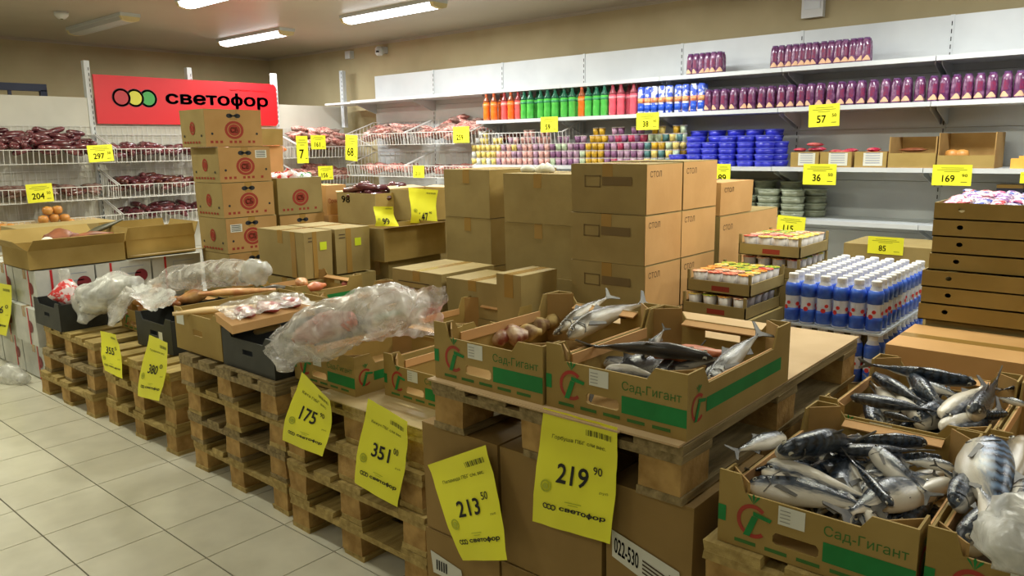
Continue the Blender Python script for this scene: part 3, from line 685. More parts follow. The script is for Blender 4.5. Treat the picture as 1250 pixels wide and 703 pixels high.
def fruit_box(label, x0, y0, z0, x1, y1, z1, hole=True, sticker=None, group='fruit cartons with a red oval logo', m=card_dark):
    t, dx, dy, dz = carton(label, x0, y0, z0, x1, y1, z1, m, tape='y', group=group, name='fruit_carton')
    PL, PR = faces(dx, dy, dz)
    b = MB(); b.box(.002, -.0006, .002, dx - .002, 0, dz - .004); b.build('side_panel', mat('cardboard_warm_lit', (170, 130, 74), .8, (180, 140, 84), 5), t)  # right side recoloured warmer, in place of orange light on that face
    fruit_print(t, PR, dx, dz); 
    b = MB(); ring(b, PL, dy * .5, dz * .5, .03, .045, .8, n=18); disc(b, PL, dy * .5, dz * .5, .024, .8); b.build('logo', logo_red, t)
    b = MB(); disc(b, PL, dy * .15, dz * .3, .009, 1, 8); disc(b, PL, dy * .85, dz * .3, .009, 1, 8); b.build('vent_hole', slot_m, t)
    b = MB(); [quad(b, PL, dy * .12 + k * .04, dz * .1, dy * .12 + k * .04 + .022, dz * .1 + .014) for k in range(int(dy * .8 / .04))]; b.build('print_line', logo_red, t)
    letter('СБ', plane_fn((0, 0, 0), (1, 0, 0), (0, 0, 1), .0024), (dx * .5 - .028, dz * .45 - .018, dx * .5 + .028, dz * .45 + .018), mat('logo_light', (190, 150, 96), .7), t, .02)
    if sticker:
        PP = plane_fn((0, 0, 0), (1, 0, 0), (0, 0, 1), .0018)
        b = MB(); quad(b, PP, dx * sticker[0], dz * sticker[1], dx * sticker[0] + .09, dz * sticker[1] + .055); s_ = b.build('sticker', label_w, t)
        P3_ = plane_fn((0, 0, 0), (1, 0, 0), (0, 0, 1), .0026)
        b = MB(); [quad(b, P3_, dx * sticker[0] + .008, dz * sticker[1] + .008 + q * .012, dx * sticker[0] + .08, dz * sticker[1] + .013 + q * .012) for q in range(4)]; b.build('print_line', ink, s_)
    return t
# the tall stack of fruit cartons
zs = [.03, .28, .53, .78, 1.03, 1.275, 1.52]
nm = ['lowest', 'second from the floor', 'third from the floor', 'fourth from the top, sticker at left', 'third from the top', 'second from the top, sticker at right', '']
t = thing('pallet_board', 'flat board under the tall fruit carton stack', 'board', (2.7, 4.96, 0)); b = MB(); b.box(0, 0, 0, 1.1, .45, .03); b.build('board', wood, t)
for k in range(6):
    fruit_box('red logo fruit carton, ' + nm[k] + ' in the tall stack', 2.74 - .008 * (k - 3), 5.0, zs[k], 3.145 - .008 * (k - 3), 5.38, zs[k + 1], sticker={3: (.08, .6), 5: (.7, .68)}.get(k))
fruit_box('red logo fruit carton topping the tall stack before the red sign', 2.655, 5.02, 1.52, 3.09, 5.36, 1.775)
# second stack to its right
y0 = 5.05
fruit_box('brown fruit carton with a red oval logo, under the open carton of bagged sweets', 3.2, y0, .75, 3.6, y0 + .38, 1.015, hole=True)
carton('brown carton low under the bagged sweets stack', 3.2, y0, .45, 3.6, y0 + .38, .75)
carton('brown carton lowest under the bagged sweets stack', 3.2, y0, .15, 3.6, y0 + .38, .45)
b = MB(); b.box(3.15, y0, 0, 3.9, y0 + .45, .15); tag(b.build('low_platform', wood2), 'low wooden platform under the bagged sweets stack', 'platform')
t = open_box('fruit_carton', 'open fruit carton with a red oval logo heaped with striped plastic bags', (3.19, y0 - .01, 1.017), .39, .39, .27, m=card_dark, m2=card_dark, group='fruit cartons with a red oval logo')
P = plane_fn((0, 0, 0), (1, 0, 0), (0, 0, 1), .0012); fruit_print(t, P, .39, .27, False)
letter('СБ', plane_fn((0, 0, 0), (1, 0, 0), (0, 0, 1), .0024), (.168, .27 * .45 - .018, .222, .27 * .45 + .018), MATS['logo_light'], t, .02)
def blob(name, m, spine, radii, seed=0, amp=.25, freq=9, n=16, parent=None, flat=1.0, smooth=True, steps=4, sharp=0):
    """closed lumpy body lofted along a spine"""
    sp = [Vector(p) for p in spine]; pts = []; rr = []
    for i in range(len(sp) - 1):
        for k in range(steps):
            f_ = k / steps; f2 = f_ * f_ * (3 - 2 * f_)
            pts.append(sp[i].lerp(sp[i + 1], f_)); rr.append(radii[i] * (1 - f2) + radii[i + 1] * f2)
    pts.append(sp[-1]); rr.append(radii[-1])
    rings = []; off = Vector((seed * 3.1, seed * 1.7, seed))
    for i, p in enumerate(pts):
        d = (pts[min(i + 1, len(pts) - 1)] - pts[max(i - 1, 0)]).normalized()
        u = d.cross(Vector((0, 0, 1))); u = u.normalized() if u.length > .05 else Vector((1, 0, 0)); w_ = u.cross(d).normalized()
        rg = []
        for k in range(n):
            a = 2 * math.pi * k / n; q = u * math.cos(a) + w_ * math.sin(a) * flat
            pp = p + q * rr[i]
            nz = noise.noise(pp * freq + off)
            if sharp:
                q3 = Vector((pp.x, pp.y, pp.z)) * freq
                nz = nz * .6 + (1 - 2.4 * abs(noise.noise(q3 * 1.6 + off))) * .35 + (1 - 2.6 * abs(noise.noise(q3 * 3.6 + off * 2))) * .22 + (1 - 2.6 * abs(noise.noise(q3 * 8 + off * 3))) * .07
            rg.append(tuple(pp + q * rr[i] * amp * nz))
        rings.append(rg)
    b = MB(); b.loft(rings); return b.build(name, m, parent, None, smooth)
stripe_bag = mat('striped_film', (214, 196, 196), .2, (206, 60, 60), 26, lo=.5, hi=.56)
for k, (dx, dy) in enumerate(((.09, .1), (.2, .14), (.31, .12), (.14, .27), (.28, .28))):
    p = Vector((3.19 + dx, y0 + dy, 1.27)); o = blob('sweets_bag', stripe_bag if k != 2 else mat('striped_film_green', (206, 210, 200), .2, (60, 120, 70), 30, lo=.5, hi=.58), [p + Vector((-.08, 0, .02)), p, p + Vector((.08, .02, .04))], [.02, .08, .02], k, .5, 14, flat=.8)
    tag(o, ['striped plastic bag of sweets at the left front of the open carton', 'striped plastic bag of sweets in the middle of the open carton', 'green striped plastic bag at the right front of the open carton', 'striped plastic bag at the left back of the open carton', 'striped plastic bag at the right back of the open carton'][k], 'bag')
# two cartons behind with dark print
carton('brown carton with red lettering between the tall stack and the bagged sweets', 3.29, 5.5, 1.28, 3.56, 5.85, 1.53, card_or)
t, dx, dy, dz = carton('brown carton with big dark print peeking from behind the tall stack', 3.14, 5.45, 1.53, 3.54, 5.85, 1.66, card)
PR = faces(dx, dy, dz)[1]; letter('868', PR, (.05, .06, .19, .12), inkc, t, .03)
b = MB(); b.box(3.15, 5.45, 0, 3.6, 5.9, 1.28); tag(b.build('cardboard_box', card), 'tall plain carton hidden behind the bagged sweets', 'box')
t, dx, dy, dz = carton('orange brown carton right of the bagged sweets', 3.66, 5.1, .98, 3.86, 5.4, 1.215, card_or)
letter('Сочный', faces(dx, dy, dz)[1], (.02, .09, .15, .13), logo_red, t)
t, dx, dy, dz = carton('small carton with a white sticker right of the bagged sweets', 3.66, 5.08, .74, 3.86, 5.4, .98, card_or)
b = MB(); quad(b, faces(dx, dy, dz)[1], .05, .08, .14, .17); b.build('sticker', label_w, t)
b = MB(); b.box(3.64, 5.06, 0, 3.9, 5.42, .74); tag(b.build('cardboard_box', card), 'tall plain carton under the small sticker carton', 'box')
# taped tan cartons
sq = mat('square_sticker_yellow', (206, 222, 40), .5)
for k, (x0, x1, ds) in enumerate(((2.69, 2.9, 'left of the pair, nearer the fruit cartons'), (2.92, 3.2, 'right of the pair'))):
    t, dx, dy, dz = carton('tan taped carton with a yellow square sticker, ' + ds, x0, 4.0, .71, x1, 4.52, 1.0, card_dark, group='tan taped cartons')
    PL, PR = faces(dx, dy, dz)
    b = MB(); quad(b, PR, dx * .55, .17, dx * .55 + .05, .22); b.build('sticker', sq, t)
    b = MB(); b.box(dx * .3, -.0008, 0, dx * .45, 0, dz); b.build('tape', tape_m, t)
    b = MB(); b.box(-.0008, dy * .18, 0, 0, dy * .28, dz); b.build('tape', tape_m, t)
    b = MB(); [quad(b, PR, .03, dz * .86 - q * .02, dx * .28, dz * .88 - q * .02) for q in range(2)]; b.build('print_line', inkc, t)
for k, (x0, x1, z0, z1) in enumerate(((2.69, 2.93, .44, .7), (2.95, 3.22, .44, .7), (2.69, 2.93, .16, .43), (2.95, 3.22, .16, .43))):
    carton('tan carton %s under the taped pair, %s' % (('directly', 'directly', 'low', 'low')[k], ('left', 'right')[k % 2]), x0, 3.98, z0, x1, 4.5, z1, card_dark)
b = MB(); b.box(2.65, 3.9, 0, 3.3, 4.6, .16); tag(b.build('low_platform', wood2), 'low wooden platform under the tan taped cartons', 'platform')
# the "98" carton, open with dark sausages
t = open_box('open_carton', 'open olive carton marked 98 and filled with dark sausages', (3.66, 4.5, .93), .42, .46, .235, card_dark, card)
letter('98', plane_fn((0, .46, 0), (0, -1, 0), (0, 0, 1), .001), (.06, .16, .16, .21), ink, t, .02)
b = MB(); quad(b, plane_fn((0, 0, 0), (1, 0, 0), (0, 0, 1), .001), .28, .12, .35, .2); b.build('sticker', yellow2, t)
b = MB(); b.poly([(0, 0), (.42, 0), (.40, .05), (.02, .05)], (0, .46, .235), (1, 0, 0), (0, .9, .1), (0, 0, 1), .003); b.poly([(0, 0), (.46, 0), (.44, .05), (.02, .05)], (.42, 0, .235), (0, 1, 0), (.9, 0, .1), (0, 0, 1), .003); b.build('flap', card_pale, t)
for k in range(22):
    o = link('sausage_pack', sme[k % 3], None, (3.72 + R.random() * .3, 4.55 + R.random() * .36, 1.12 + R.random() * .1)); o.rotation_euler = (R.uniform(-.3, .3), R.uniform(-.2, .2), R.random() * 3)
    tag(o, 'dark sausage pack in the open carton marked 98', 'sausage', 'sausages in the carton marked 98')
for k in range(3): carton('olive carton %s the carton marked 98' % ('directly under', 'second below', 'lowest below')[k], 3.66, 4.5, .93 - .26 * (k + 1) , 4.08, 4.96, .93 - .26 * k - .002, card_dark)
b = MB(); b.box(3.62, 4.46, 0, 4.8, 5.0, .148); tag(b.build('low_platform', wood2), 'low wooden platform under the carton marked 98', 'platform')
t = open_box('open_carton', 'open olive carton behind the curled 147 price tag', (3.84, 4.2, .96), .36, .34, .23, card_dark, card)
b = MB(); b.poly([(0, 0), (.36, 0), (.3, .08), (.04, .08)], (0, .34, .23), (1, 0, 0), (0, .95, .2), (0, 0, 1), .003); b.poly([(0, 0), (.34, 0), (.3, .06), (.04, .06)], (.36, 0, .23), (0, 1, 0), (.95, 0, .2), (0, 0, 1), .003); b.build('flap', card_pale, t)
for k in range(3): carton('olive carton %s the open carton behind the 147 tag' % ('directly under', 'second below', 'lowest below')[k], 3.84, 4.21, .96 - .32 * (k + 1) + .002, 4.20, 4.44, .96 - .32 * k - .002, card_dark)
t = open_box('open_carton', 'low open olive carton behind the yellow tag left of the 147 tag', (3.23, 3.9, .76), .56, .29, .22, card_dark, card)
b = MB(); b.poly([(0, 0), (.56, 0), (.5, .07), (.05, .07)], (0, .0, .22), (1, 0, 0), (0, -.95, .15), (0, 0, 1), .003); b.build('flap', card_pale, t)
for k in range(2): carton('olive carton %s the low open carton' % ('directly under', 'lowest below')[k], 3.305, 3.955, .76 - .38 * (k + 1) + .002, 3.79, 4.19, .76 - .38 * k - .002, card_dark)
# big olive cartons in the middle
def stack(label, x0, x1, y0, y1, zlist, m, m2=None, tape='x', deco=None):
    n = len(zlist) - 1
    for k in range(n):
        pos_ = 'top' if k == n - 1 else ('lowest' if k == 0 else 'number %d from the top' % (n - k))
        if k == 0 and n > 1: pos_ = 'lowest'
        t, dx, dy, dz = carton('%s, %s in its stack' % (label, {'top': 'topmost', 'lowest': 'lowest'}.get(pos_, ('second', 'third', 'fourth', 'fifth')[n - k - 2] + ' from the top')), x0 - .006 * (k % 2), y0, zlist[k], x1, y1, zlist[k + 1], m, tape=tape)
        if m2:
            b = MB(); b.box(.002, -.0006, .002, dx - .002, 0, dz - .004); b.build('side_panel', m2, t)  # warmer tone on this side stands in for the orange light
        if deco: deco(t, dx, dy, dz, k, n)
stack('large olive carton near the pink meat baskets', 3.5, 3.86, 3.2, 3.6, [.16, .46, .76, 1.06, 1.36], card_dark, card)
stack('large olive carton behind the meat basket one', 3.9, 4.3, 3.3, 3.9, [.16, .46, .76, 1.06, 1.35], card_dark, card)
b = MB(); b.box(3.4, 2.4, 0, 4.35, 3.95, .158); tag(b.build('low_platform', wood2), 'low wooden platform under the large olive cartons', 'platform')
stack('wide olive carton between the two big stacks', 3.42, 3.85, 2.5, 3.02, [.16, .46, .76, 1.06, 1.345], card_dark, card)
for k, u in enumerate((645, 662, 668)):
    p = PX(u, 205, 3.6); o = blob('crumpled_paper', label_w, [(p.x, p.y - .05, 1.355), (p.x, p.y, 1.37), (p.x, p.y + .05, 1.355)], [.012, .03, .012], k, .5, 20, n=8, steps=2); tag(o, ('crumpled white paper at the left on the wide olive carton', 'crumpled white paper in the middle on the wide olive carton', 'crumpled white paper next to it on the wide olive carton')[k], 'paper')
def deco_big(t, dx, dy, dz, k, n):
    PL, PR = faces(dx, dy, dz)
    b = MB(); quad(b, PL, .08, .12, .17, .125); quad(b, PL, .08, .17, .17, .175); quad(b, PL, .08, .12, .085, .175); quad(b, PL, .165, .12, .17, .175); quad(b, PL, .18, .13, .34, .17); b.build('print_line', mat('ink_pale_brown', (112, 92, 54), .8), t)
    letter('СТОЛ', PR, (.03, dz * .74, .13, dz * .86), inkc, t)
stack('big tan printed carton, front right stack', 3.0, 3.33, 1.8, 2.22, [.24, .48, .72, .955, 1.185, 1.415], card_dark, card_or, deco=deco_big)
stack('big tan printed carton adjoining the front stack', 3.335, 3.69, 1.8, 2.22, [.24, .48, .72, .955, 1.185, 1.42], card_dark, card_or, deco=deco_big)
stack('orange brown carton behind the big printed ones', 3.74, 4.50, 1.8, 2.2, [.24, .53, .83, 1.125], card_dark, card_or, deco=lambda t, dx, dy, dz, k, n: letter('СТОЛ', faces(dx, dy, dz)[1], (.04, dz * .74, .15, dz * .84), inkc, t))
t, dx, dy, dz = carton('short orange brown carton topping the wide ones behind the big printed cartons', 3.74, 1.8, 1.127, 4.14, 2.2, 1.30, card_or); letter('СТОЛ', faces(dx, dy, dz)[1], (.04, dz * .7, .15, dz * .84), inkc, t)
b = MB(); b.box(2.95, 1.798, 0, 4.55, 2.3, .238); tag(b.build('low_platform', wood2), 'wooden platform under the big tan cartons', 'platform')
t, dx, dy, dz = carton('small olive carton with stencilled letters behind the fish crates', 2.78, 2.49, .64, 3.1, 2.87, .83, card_dark)
letter('ЕТОМЯ', faces(dx, dy, dz)[1], (.04, .06, .28, .13), ink, t, .02)
t, dx, dy, dz = carton('olive carton next to the stencilled one', 2.78, 2.9, .64, 3.2, 3.3, .84, card_dark)
b = MB(); [quad(b, faces(dx, dy, dz)[0], .05, .1 + q * .03, .3, .105 + q * .03) for q in range(2)]; b.build('print_line', inkc, t)
for k in range(2): carton('plain olive carton %s the stencilled one' % ('directly under', 'lowest below')[k], 2.78, 2.47, .32 * (1 - k) , 3.25, 3.3, .32 * (2 - k), card_dark)
carton('olive carton right of the stencilled one, below the lettering height', 2.72, 2.3, .5, 3.0, 2.46, .9, card_dark); carton('olive carton standing on the floor right of the stencilled one', 2.72, 2.3, .0, 3.0, 2.46, .5, card_dark)
# tall curled tags in the middle
# ------------------------------------------------------------------ trays of cups
def cup_tray(label, x, y, z, nx=5, ny=5, pal=None, top=True):
    """x: near edge, y: low edge"""
    t = thing('cup_tray', label, 'tray', (x, y, z)); s_ = .074; dx, dy = nx * s_ + .012, ny * s_ + .012
    b = MB(); b.box(0, 0, 0, dx, dy, .004)
    for (a0, b0, a1, b1) in ((0, 0, .005, dy), (dx - .005, 0, dx, dy), (0, 0, dx, .005), (0, dy - .005, dx, dy)): b.box(a0, b0, 0, a1, b1, .055)
    b.build('wall', card_dark, t)
    for a0 in (0, dx - .012):
        for b0 in (0, dy - .012): b = MB(); b.box(a0, b0, .055, a0 + .012, b0 + .012, .1); b.build('corner_post', card_dark, t)
    b = MB(); quad(b, plane_fn((0, dy, 0), (0, -1, 0), (0, 0, 1), .001), dy * .4, .012, dy * .68, .035); b.build('logo', logo_red, t)
    return t, s_
lidcols = [mat('lid_' + n_, c, .25, c2, 60, lo=.45, hi=.55) for n_, c, c2 in (('orange', (240, 130, 40), (240, 200, 120)), ('red', (214, 50, 44), (240, 170, 150)), ('yellow', (240, 204, 60), (250, 236, 170)), ('green', (120, 180, 70), (240, 220, 90)), ('pinkish', (238, 160, 130), (250, 220, 190)))]
b = MB(); b.lathe([(.025, 0), (.033, .085)], 10); cupw = b.mesh('yogurt_cup', mat('cup_whitish', (206, 200, 196), .4), True)
b = MB(); b.lathe([(.036, .085), (.036, .088)], 10); lidw = [b.mesh('lid', m_) for m_ in lidcols]
for (x, y, z, ds, nx, ny) in ((3.18, 1.395, .725, 'lower of the front pair by the fish crates', 5, 4), (3.2, 1.385, .828, 'upper of the front pair by the fish crates', 5, 4), (3.62, 1.33, .955, 'top one of the rear stack', 5, 4), (3.62, 1.33, .852, 'under the top one of the rear stack', 5, 4)):
    t, s_ = cup_tray('low cardboard tray of yogurt cups, ' + ds, x, y, z, nx, ny)
    for i in range(nx):
        for j in range(ny):
            if ('lower' in ds or 'under' in ds) and i > 0 and j > 0: continue
            o = link('yogurt_cup', cupw, None, (x + .006 + s_ * (i + .5), y + .006 + s_ * (j + .5), z + .005)); o.rotation_euler.z = R.random() * 6
            tag(o, 'yogurt cup with foil lid, tray ' + ds, 'cup', 'yogurt cups, ' + ds); link('lid', R.choice(lidw), o)
b = MB(); b.box(3.17, 1.38, 0, 3.58, 1.71, .724); tag(b.build('cardboard_box', card_dark), 'tall olive carton under the front pair of cup trays', 'box')
b = MB(); b.box(3.61, 1.32, 0, 4.01, 1.575, .851); tag(b.build('cardboard_box', card_dark), 'tall olive carton under the rear stack of cup trays', 'box')
# ------------------------------------------------------------------ kefir bottles
t = thing('kefir_bottle', 'white and blue drink bottle with red spots in the dense upper block', 'bottle', (0, 0, 0), group='kefir bottles of the upper block')
kw = mat('kefir_white', (226, 228, 236), .3, (200, 206, 226), 18); kb = mat('kefir_blue', (46, 84, 196), .3, (66, 110, 216), 30)
b = MB(); b.lathe([(.027, 0), (.031, .006), (.031, .055), (.0285, .09), (.031, .125), (.031, .155), (.019, .185), (.018, .19)], 12); b.build('body', kw, t, smooth=True)
b = MB(); b.lathe([(.0315, .008), (.0315, .05), (.0305, .062)], 12); b.build('label', kb, t, smooth=True)
b = MB(); b.lathe([(.0315, .115), (.0316, .155), (.026, .170)], 12); b.build('label', kb, t, smooth=True)
b = MB()
for a0, z0, r_ in ((3.3, .085, .008), (2.9, .065, .01), (4.5, .08, .009), (4.9, .065, .008), (.5, .08, .009), (1.6, .07, .009)):
    P = lambda s, q, a0=a0, z0=z0: Vector((.0318 * math.cos(a0 + s / .031), .0318 * math.sin(a0 + s / .031), z0 + q)); disc(b, P, 0, 0, r_, 1, 8)
b.build('print_spot', mat('kefir_red', (206, 50, 50), .4), t)
b = MB(); b.lathe([(.0205, .188), (.0205, .205), (.018, .208)], 12); b.build('cap', mat('cap_white', (228, 228, 230), .35), t)
kef = t; kx0, ky0, kz = 3.23, .875, .745; first = True
for i in range(11):
    for j in range(6):
        p = (kx0 + i * .0665, ky0 + j * .0665, kz)
        if first: kef.location = p; first = False
        else: dup(kef, p, rz=R.uniform(-.5, .5))
for i in range(11):
    for j in range(6):
        if i and j: continue
        dup(kef, (kx0 + i * .0665, ky0 + j * .0665, kz - .222), rz=R.uniform(-.5, .5), label='white and blue drink bottle of the lower layer under the dense block', group='kefir bottles of the lower layer')
b = MB(); b.box(kx0 - .034, ky0 - .034, 0, kx0 + .72, ky0 + .38, .52); b.build
tag(b.build('cardboard_box', card_dark), 'wide low carton block under the kefir bottles', 'box')
b = MB(); b.box(kx0 - .036, ky0 - .036, kz - .01, kx0 + .70, ky0 + .37, kz - .001); tag(b.build('layer_sheet', mat('film_white', (200, 206, 214), .2)), 'pale sheet between the two layers of kefir bottles', 'sheet')
b = MB(); b.box(kx0 + .04, ky0 + .04, .52, kx0 + .66, ky0 + .33, kz - .012); tag(b.build('inner_carton', card_dark), 'carton inside the lower layer of kefir bottles', 'box')
# ------------------------------------------------------------------ stack of flat trays on the right
fx0, fy0, fx1, fy1 = 3.2, .06, 3.62, .695
nms = ['lowest', 'second from the bottom', 'third from the bottom', 'fourth from the bottom', 'third from the top', 'second from the top', 'topmost and full of wafer packs,']
for k in range(7):
    z0 = .83 + k * .0635; sh = (-.012, -.008, -.01, .004, .008, .006, .006)[k]
    t = thing('flat_tray', 'flat brown tray with a round hole, %s in the stack' % nms[k], 'tray', (fx0 + sh, fy0, z0), group='flat brown trays')
    dx, dy, h_ = fx1 - fx0, fy1 - fy0 + sh * -1.2, .0615
    b = MB(); b.box(0, 0, 0, dx, dy, .004); b.box(.005, 0, .004, dx, .005, h_); b.box(.005, dy - .005, .004, dx, dy, h_); b.box(dx - .005, .005, .004, dx, dy - .005, h_); b.build('wall', card_dark, t)
    # front panel with an octagonal hole near its left end
    hy, hz, hr = dy - .09, .036, .011
    b = MB(); oc = [(hy + hr * math.cos(a), hz + hr * .8 * math.sin(a)) for a in [math.pi / 8 + k_ * math.pi / 4 for k_ in range(8)]]
    sqp = [(hy + .03, hz + .02), (hy + .01, hz + .02), (hy - .01, hz + .02), (hy - .03, hz + .02), (hy - .03, hz - .02), (hy - .01, hz - .02), (hy + .01, hz - .02), (hy + .03, hz - .02)]
    for i in range(8):
        b.poly([oc[i], sqp[i], sqp[(i + 1) % 8], oc[(i + 1) % 8]], (0, 0, 0), (0, 1, 0), (0, 0, 1), (1, 0, 0), .005)
    b.box(0, 0, 0, .005, hy - .03, h_); b.box(0, hy + .03, 0, .005, dy, h_); b.box(0, hy - .03, 0, .005, hy + .03, hz - .02); b.box(0, hy - .03, hz + .02, .005, hy + .03, h_)
    b.build('front_panel', card, t)
b = MB(); b.box(fx0 + .01, fy0 + .01, 0, fx1 - .01, fy1 - .01, .829); tag(b.build('cardboard_box', card_dark), 'tall carton under the stack of flat brown trays', 'box')
cm_ = [mat('pack_' + n_, c, .25, c2, 50, lo=.45, hi=.55) for n_, c, c2 in (('pinkwhite', (226, 110, 160), (236, 226, 236)), ('bluewhite', (70, 90, 190), (226, 226, 240)), ('redwhite', (206, 40, 70), (240, 226, 230)), ('violetwhite', (150, 100, 180), (240, 230, 240)))]
cme = [pouch(.1, .05, .03, 8).mesh('wafer_pack', m_, True) for m_ in cm_]
for i in range(8):
    for j in range(12):
        o = link('wafer_pack', R.choice(cme), None, (fx0 + .06 + i * .045, fy0 + .04 + j * .049, .83 + 7 * .0635 - .012 + .02 * (i / 8) + R.uniform(0, .012))); o.rotation_euler = (R.uniform(-.3, .3), R.uniform(-.2, .2), R.uniform(-.5, .5))
        tag(o, 'pink and blue wafer pack in the topmost flat tray', 'wafer pack', 'wafer packs in the topmost flat tray')
# tan carton with a taped top behind the mackerel crates
carton('long tan carton with a taped top between the mackerel crates and the flat trays', 2.80, -.15, .42, 3.19, .72, .81, card_or, tape='y')
carton('tan carton under the long taped one', 2.80, -.15, .0, 3.19, .72, .418, card_or, tape='y')
# ------------------------------------------------------------------ pallets
def plank(x0, y0, z0, x1, y1, z1, m, parent, name):
    j = lambda: R.uniform(-.003, .003)
    b = MB(); b.hull8([(x0 + j(), y0 + j(), z0), (x1 + j(), y0 + j(), z0), (x1 + j(), y1 + j(), z0), (x0 + j(), y1 + j(), z0), (x0 + j(), y0 + j(), z1), (x1 + j(), y0 + j(), z1), (x1 + j(), y1 + j(), z1), (x0 + j(), y1 + j(), z1)])
    return b.build(name, m, parent)
def pallet(label, x, y, z, m=wood, rz=0, sparse=False):
    t = thing('pallet', label, 'pallet', (x, y, z), rz, 'wooden pallets under the fish crates')
    for (a, w_) in ((0, .12), (.34, .12), (.68, .12)): plank(.002, a, 0, 1.198, a + w_, .02, m, t, 'bottom_board')
    for a in (0, .35, .68):
        for xx in (0, .53, 1.06):
            plank(xx + .004, a + .004, .0202, xx + .136, a + .116, .098, wood_blk, t, 'block')
    for xx in (0, .53, 1.06): plank(xx + .001, 0, .0982, xx + .139, .8, .119, m, t, 'stringer_board')
    for (a, w_) in ((0, .13), (.18, .1), (.34, .13), (.52, .1), (.67, .13)):
        if sparse and a in (.18,): continue
        plank(0, a, .1192, 1.2, a + w_, .142, m, t, 'deck_board')
    return t
spots = [('A', 1.62, 4.55, 3, 'under the far left black crate'), ('B', 1.66, 3.64, 3, 'under the black crate with two white bags'), ('C', 1.61, 2.64, 4, 'under the brown and black meat crates'), ('D', 1.60, 1.79, 4, 'behind the 175 and 351 price tags')]
ords = {3: ('bottom', 'middle', 'top'), 4: ('bottom', 'second from the floor', 'third from the floor', 'top')}
for nm_, x, y, n, ds in spots:
    for k in range(n):
        jx, jy = R.uniform(-.03, .03), R.uniform(-.015, .015)
        pallet('worn wooden pallet %s, %s' % (ds, ords[n][k]), x + jx, y + jy, k * .1445, (wood, wood2)[k % 2] if nm_ in 'AC' else wood, R.uniform(-.012, .012), sparse=(k < n - 1))
pallet('worn wooden pallet under the two salmon crates, topped by pale board', 1.45, .765, .703, wood2)
pallet('wooden pallet under the mackerel crates at the lower right', 1.45, -.09, .502, wood)
# cartons below the raised pallets
cols = [(1.335, 1.64, 'left, behind the 213 tag'), (.99, 1.33, 'middle, between the 213 and 219 tags'), (.745, .985, 'right, with the long white sticker')]
for ya, yb, ds in cols:
    for k, (z0, z1) in enumerate(((0, .36), (.362, .70))):
        t, dx, dy, dz = carton('brown carton under the salmon crate pallet, %s, %s' % (ds if k else ds.split(',')[0] + ' column', ('lower', 'upper')[k]), 1.47, ya, z0, 1.86, yb, z1, mat('cardboard_brown', (142, 114, 62), .8, (154, 124, 70), 5, .08, 40), tape='y', group='cartons under the salmon pallet')
        if 'sticker' in ds and k:
            P = plane_fn((0, dy, 0), (0, -1, 0), (0, 0, 1), .0015); b = MB(); b.add([P(.02, .215), P(.205, .17), P(.215, .08), P(.022, .145)], [(0, 1, 2, 3)]); s_ = b.build('sticker', label_w, t)
            sk = lambda s, q: P(.025 + s * .18, .155 + q * .05 - s * .055) + Vector((-.001, 0, 0))
            letter('022-530', sk, (.02, .1, .4, .9), ink, s_, .02)
            b = MB(); [quad(b, sk, .46, .05 + q * .2, .82, .14 + q * .2) for q in range(4)]; [quad(b, sk, .86 + q * .03, .1, .872 + q * .03, .95) for q in range(4)]; b.build('print_line', ink2 if False else inkc, s_)
        if 'left' in ds and not k:
            P = plane_fn((0, dy, 0), (0, -1, 0), (0, 0, 1), .0015); b = MB(); b.add([P(.02, .29), P(.15, .27), P(.16, .22), P(.03, .22)], [(0, 1, 2, 3)]); s_ = b.build('sticker', label_w, t)
            P_ = plane_fn((0, dy, 0), (0, -1, 0), (0, 0, 1), .0025); b = MB(); [quad(b, P_, .045 + q * .01, .235, .051 + q * .01, .268) for q in range(5)]; b.build('print_line', ink, s_)
for k in range(2): carton('brown carton hidden deep under the salmon crate pallet, %s' % ('left', 'right')[k], 1.9, (1.2, .77)[k], 0, 2.6, (1.56, 1.16)[k], .70, MATS['cardboard_brown'])
for k, (x0, x1, y0, y1) in enumerate(((1.5, 2.05, .33, .68), (2.08, 2.6, .33, .68), (1.5, 2.05, -.05, .31), (2.08, 2.6, -.05, .31))):
    carton('brown carton under the mackerel pallet, %s' % ('front left', 'back left', 'front right', 'back right')[k], x0, y0, 0, x1, y1, .5, MATS['cardboard_brown'])
# sheets
b = MB(); b.box(0, 0, 0, 1.24, .80, .005); b.box(-.008, .15, 0, 0, .68, .004); tag(b.build('board_sheet', plywood, None, (1.435, .768, .8465)), 'pale board sheet lying on the pallet under the two salmon crates', 'board')
b = MB(); b.box(0, 0, 0, 1.0, .62, .004); tag(b.build('board_sheet', mat('stained_sheet', (196, 176, 130), .6, (176, 150, 104), 6), None, (1.63, 1.80, .5775), rz=.01), 'pale stained sheet on the pallet behind the 351 tag', 'board')
b = MB(); b.box(0, 0, 0, .9, .40, .008); tag(b.build('board_sheet', wood2, None, (1.60, 2.64, .5765), rz=0), 'grey flat sheet under the black meat crate', 'board')
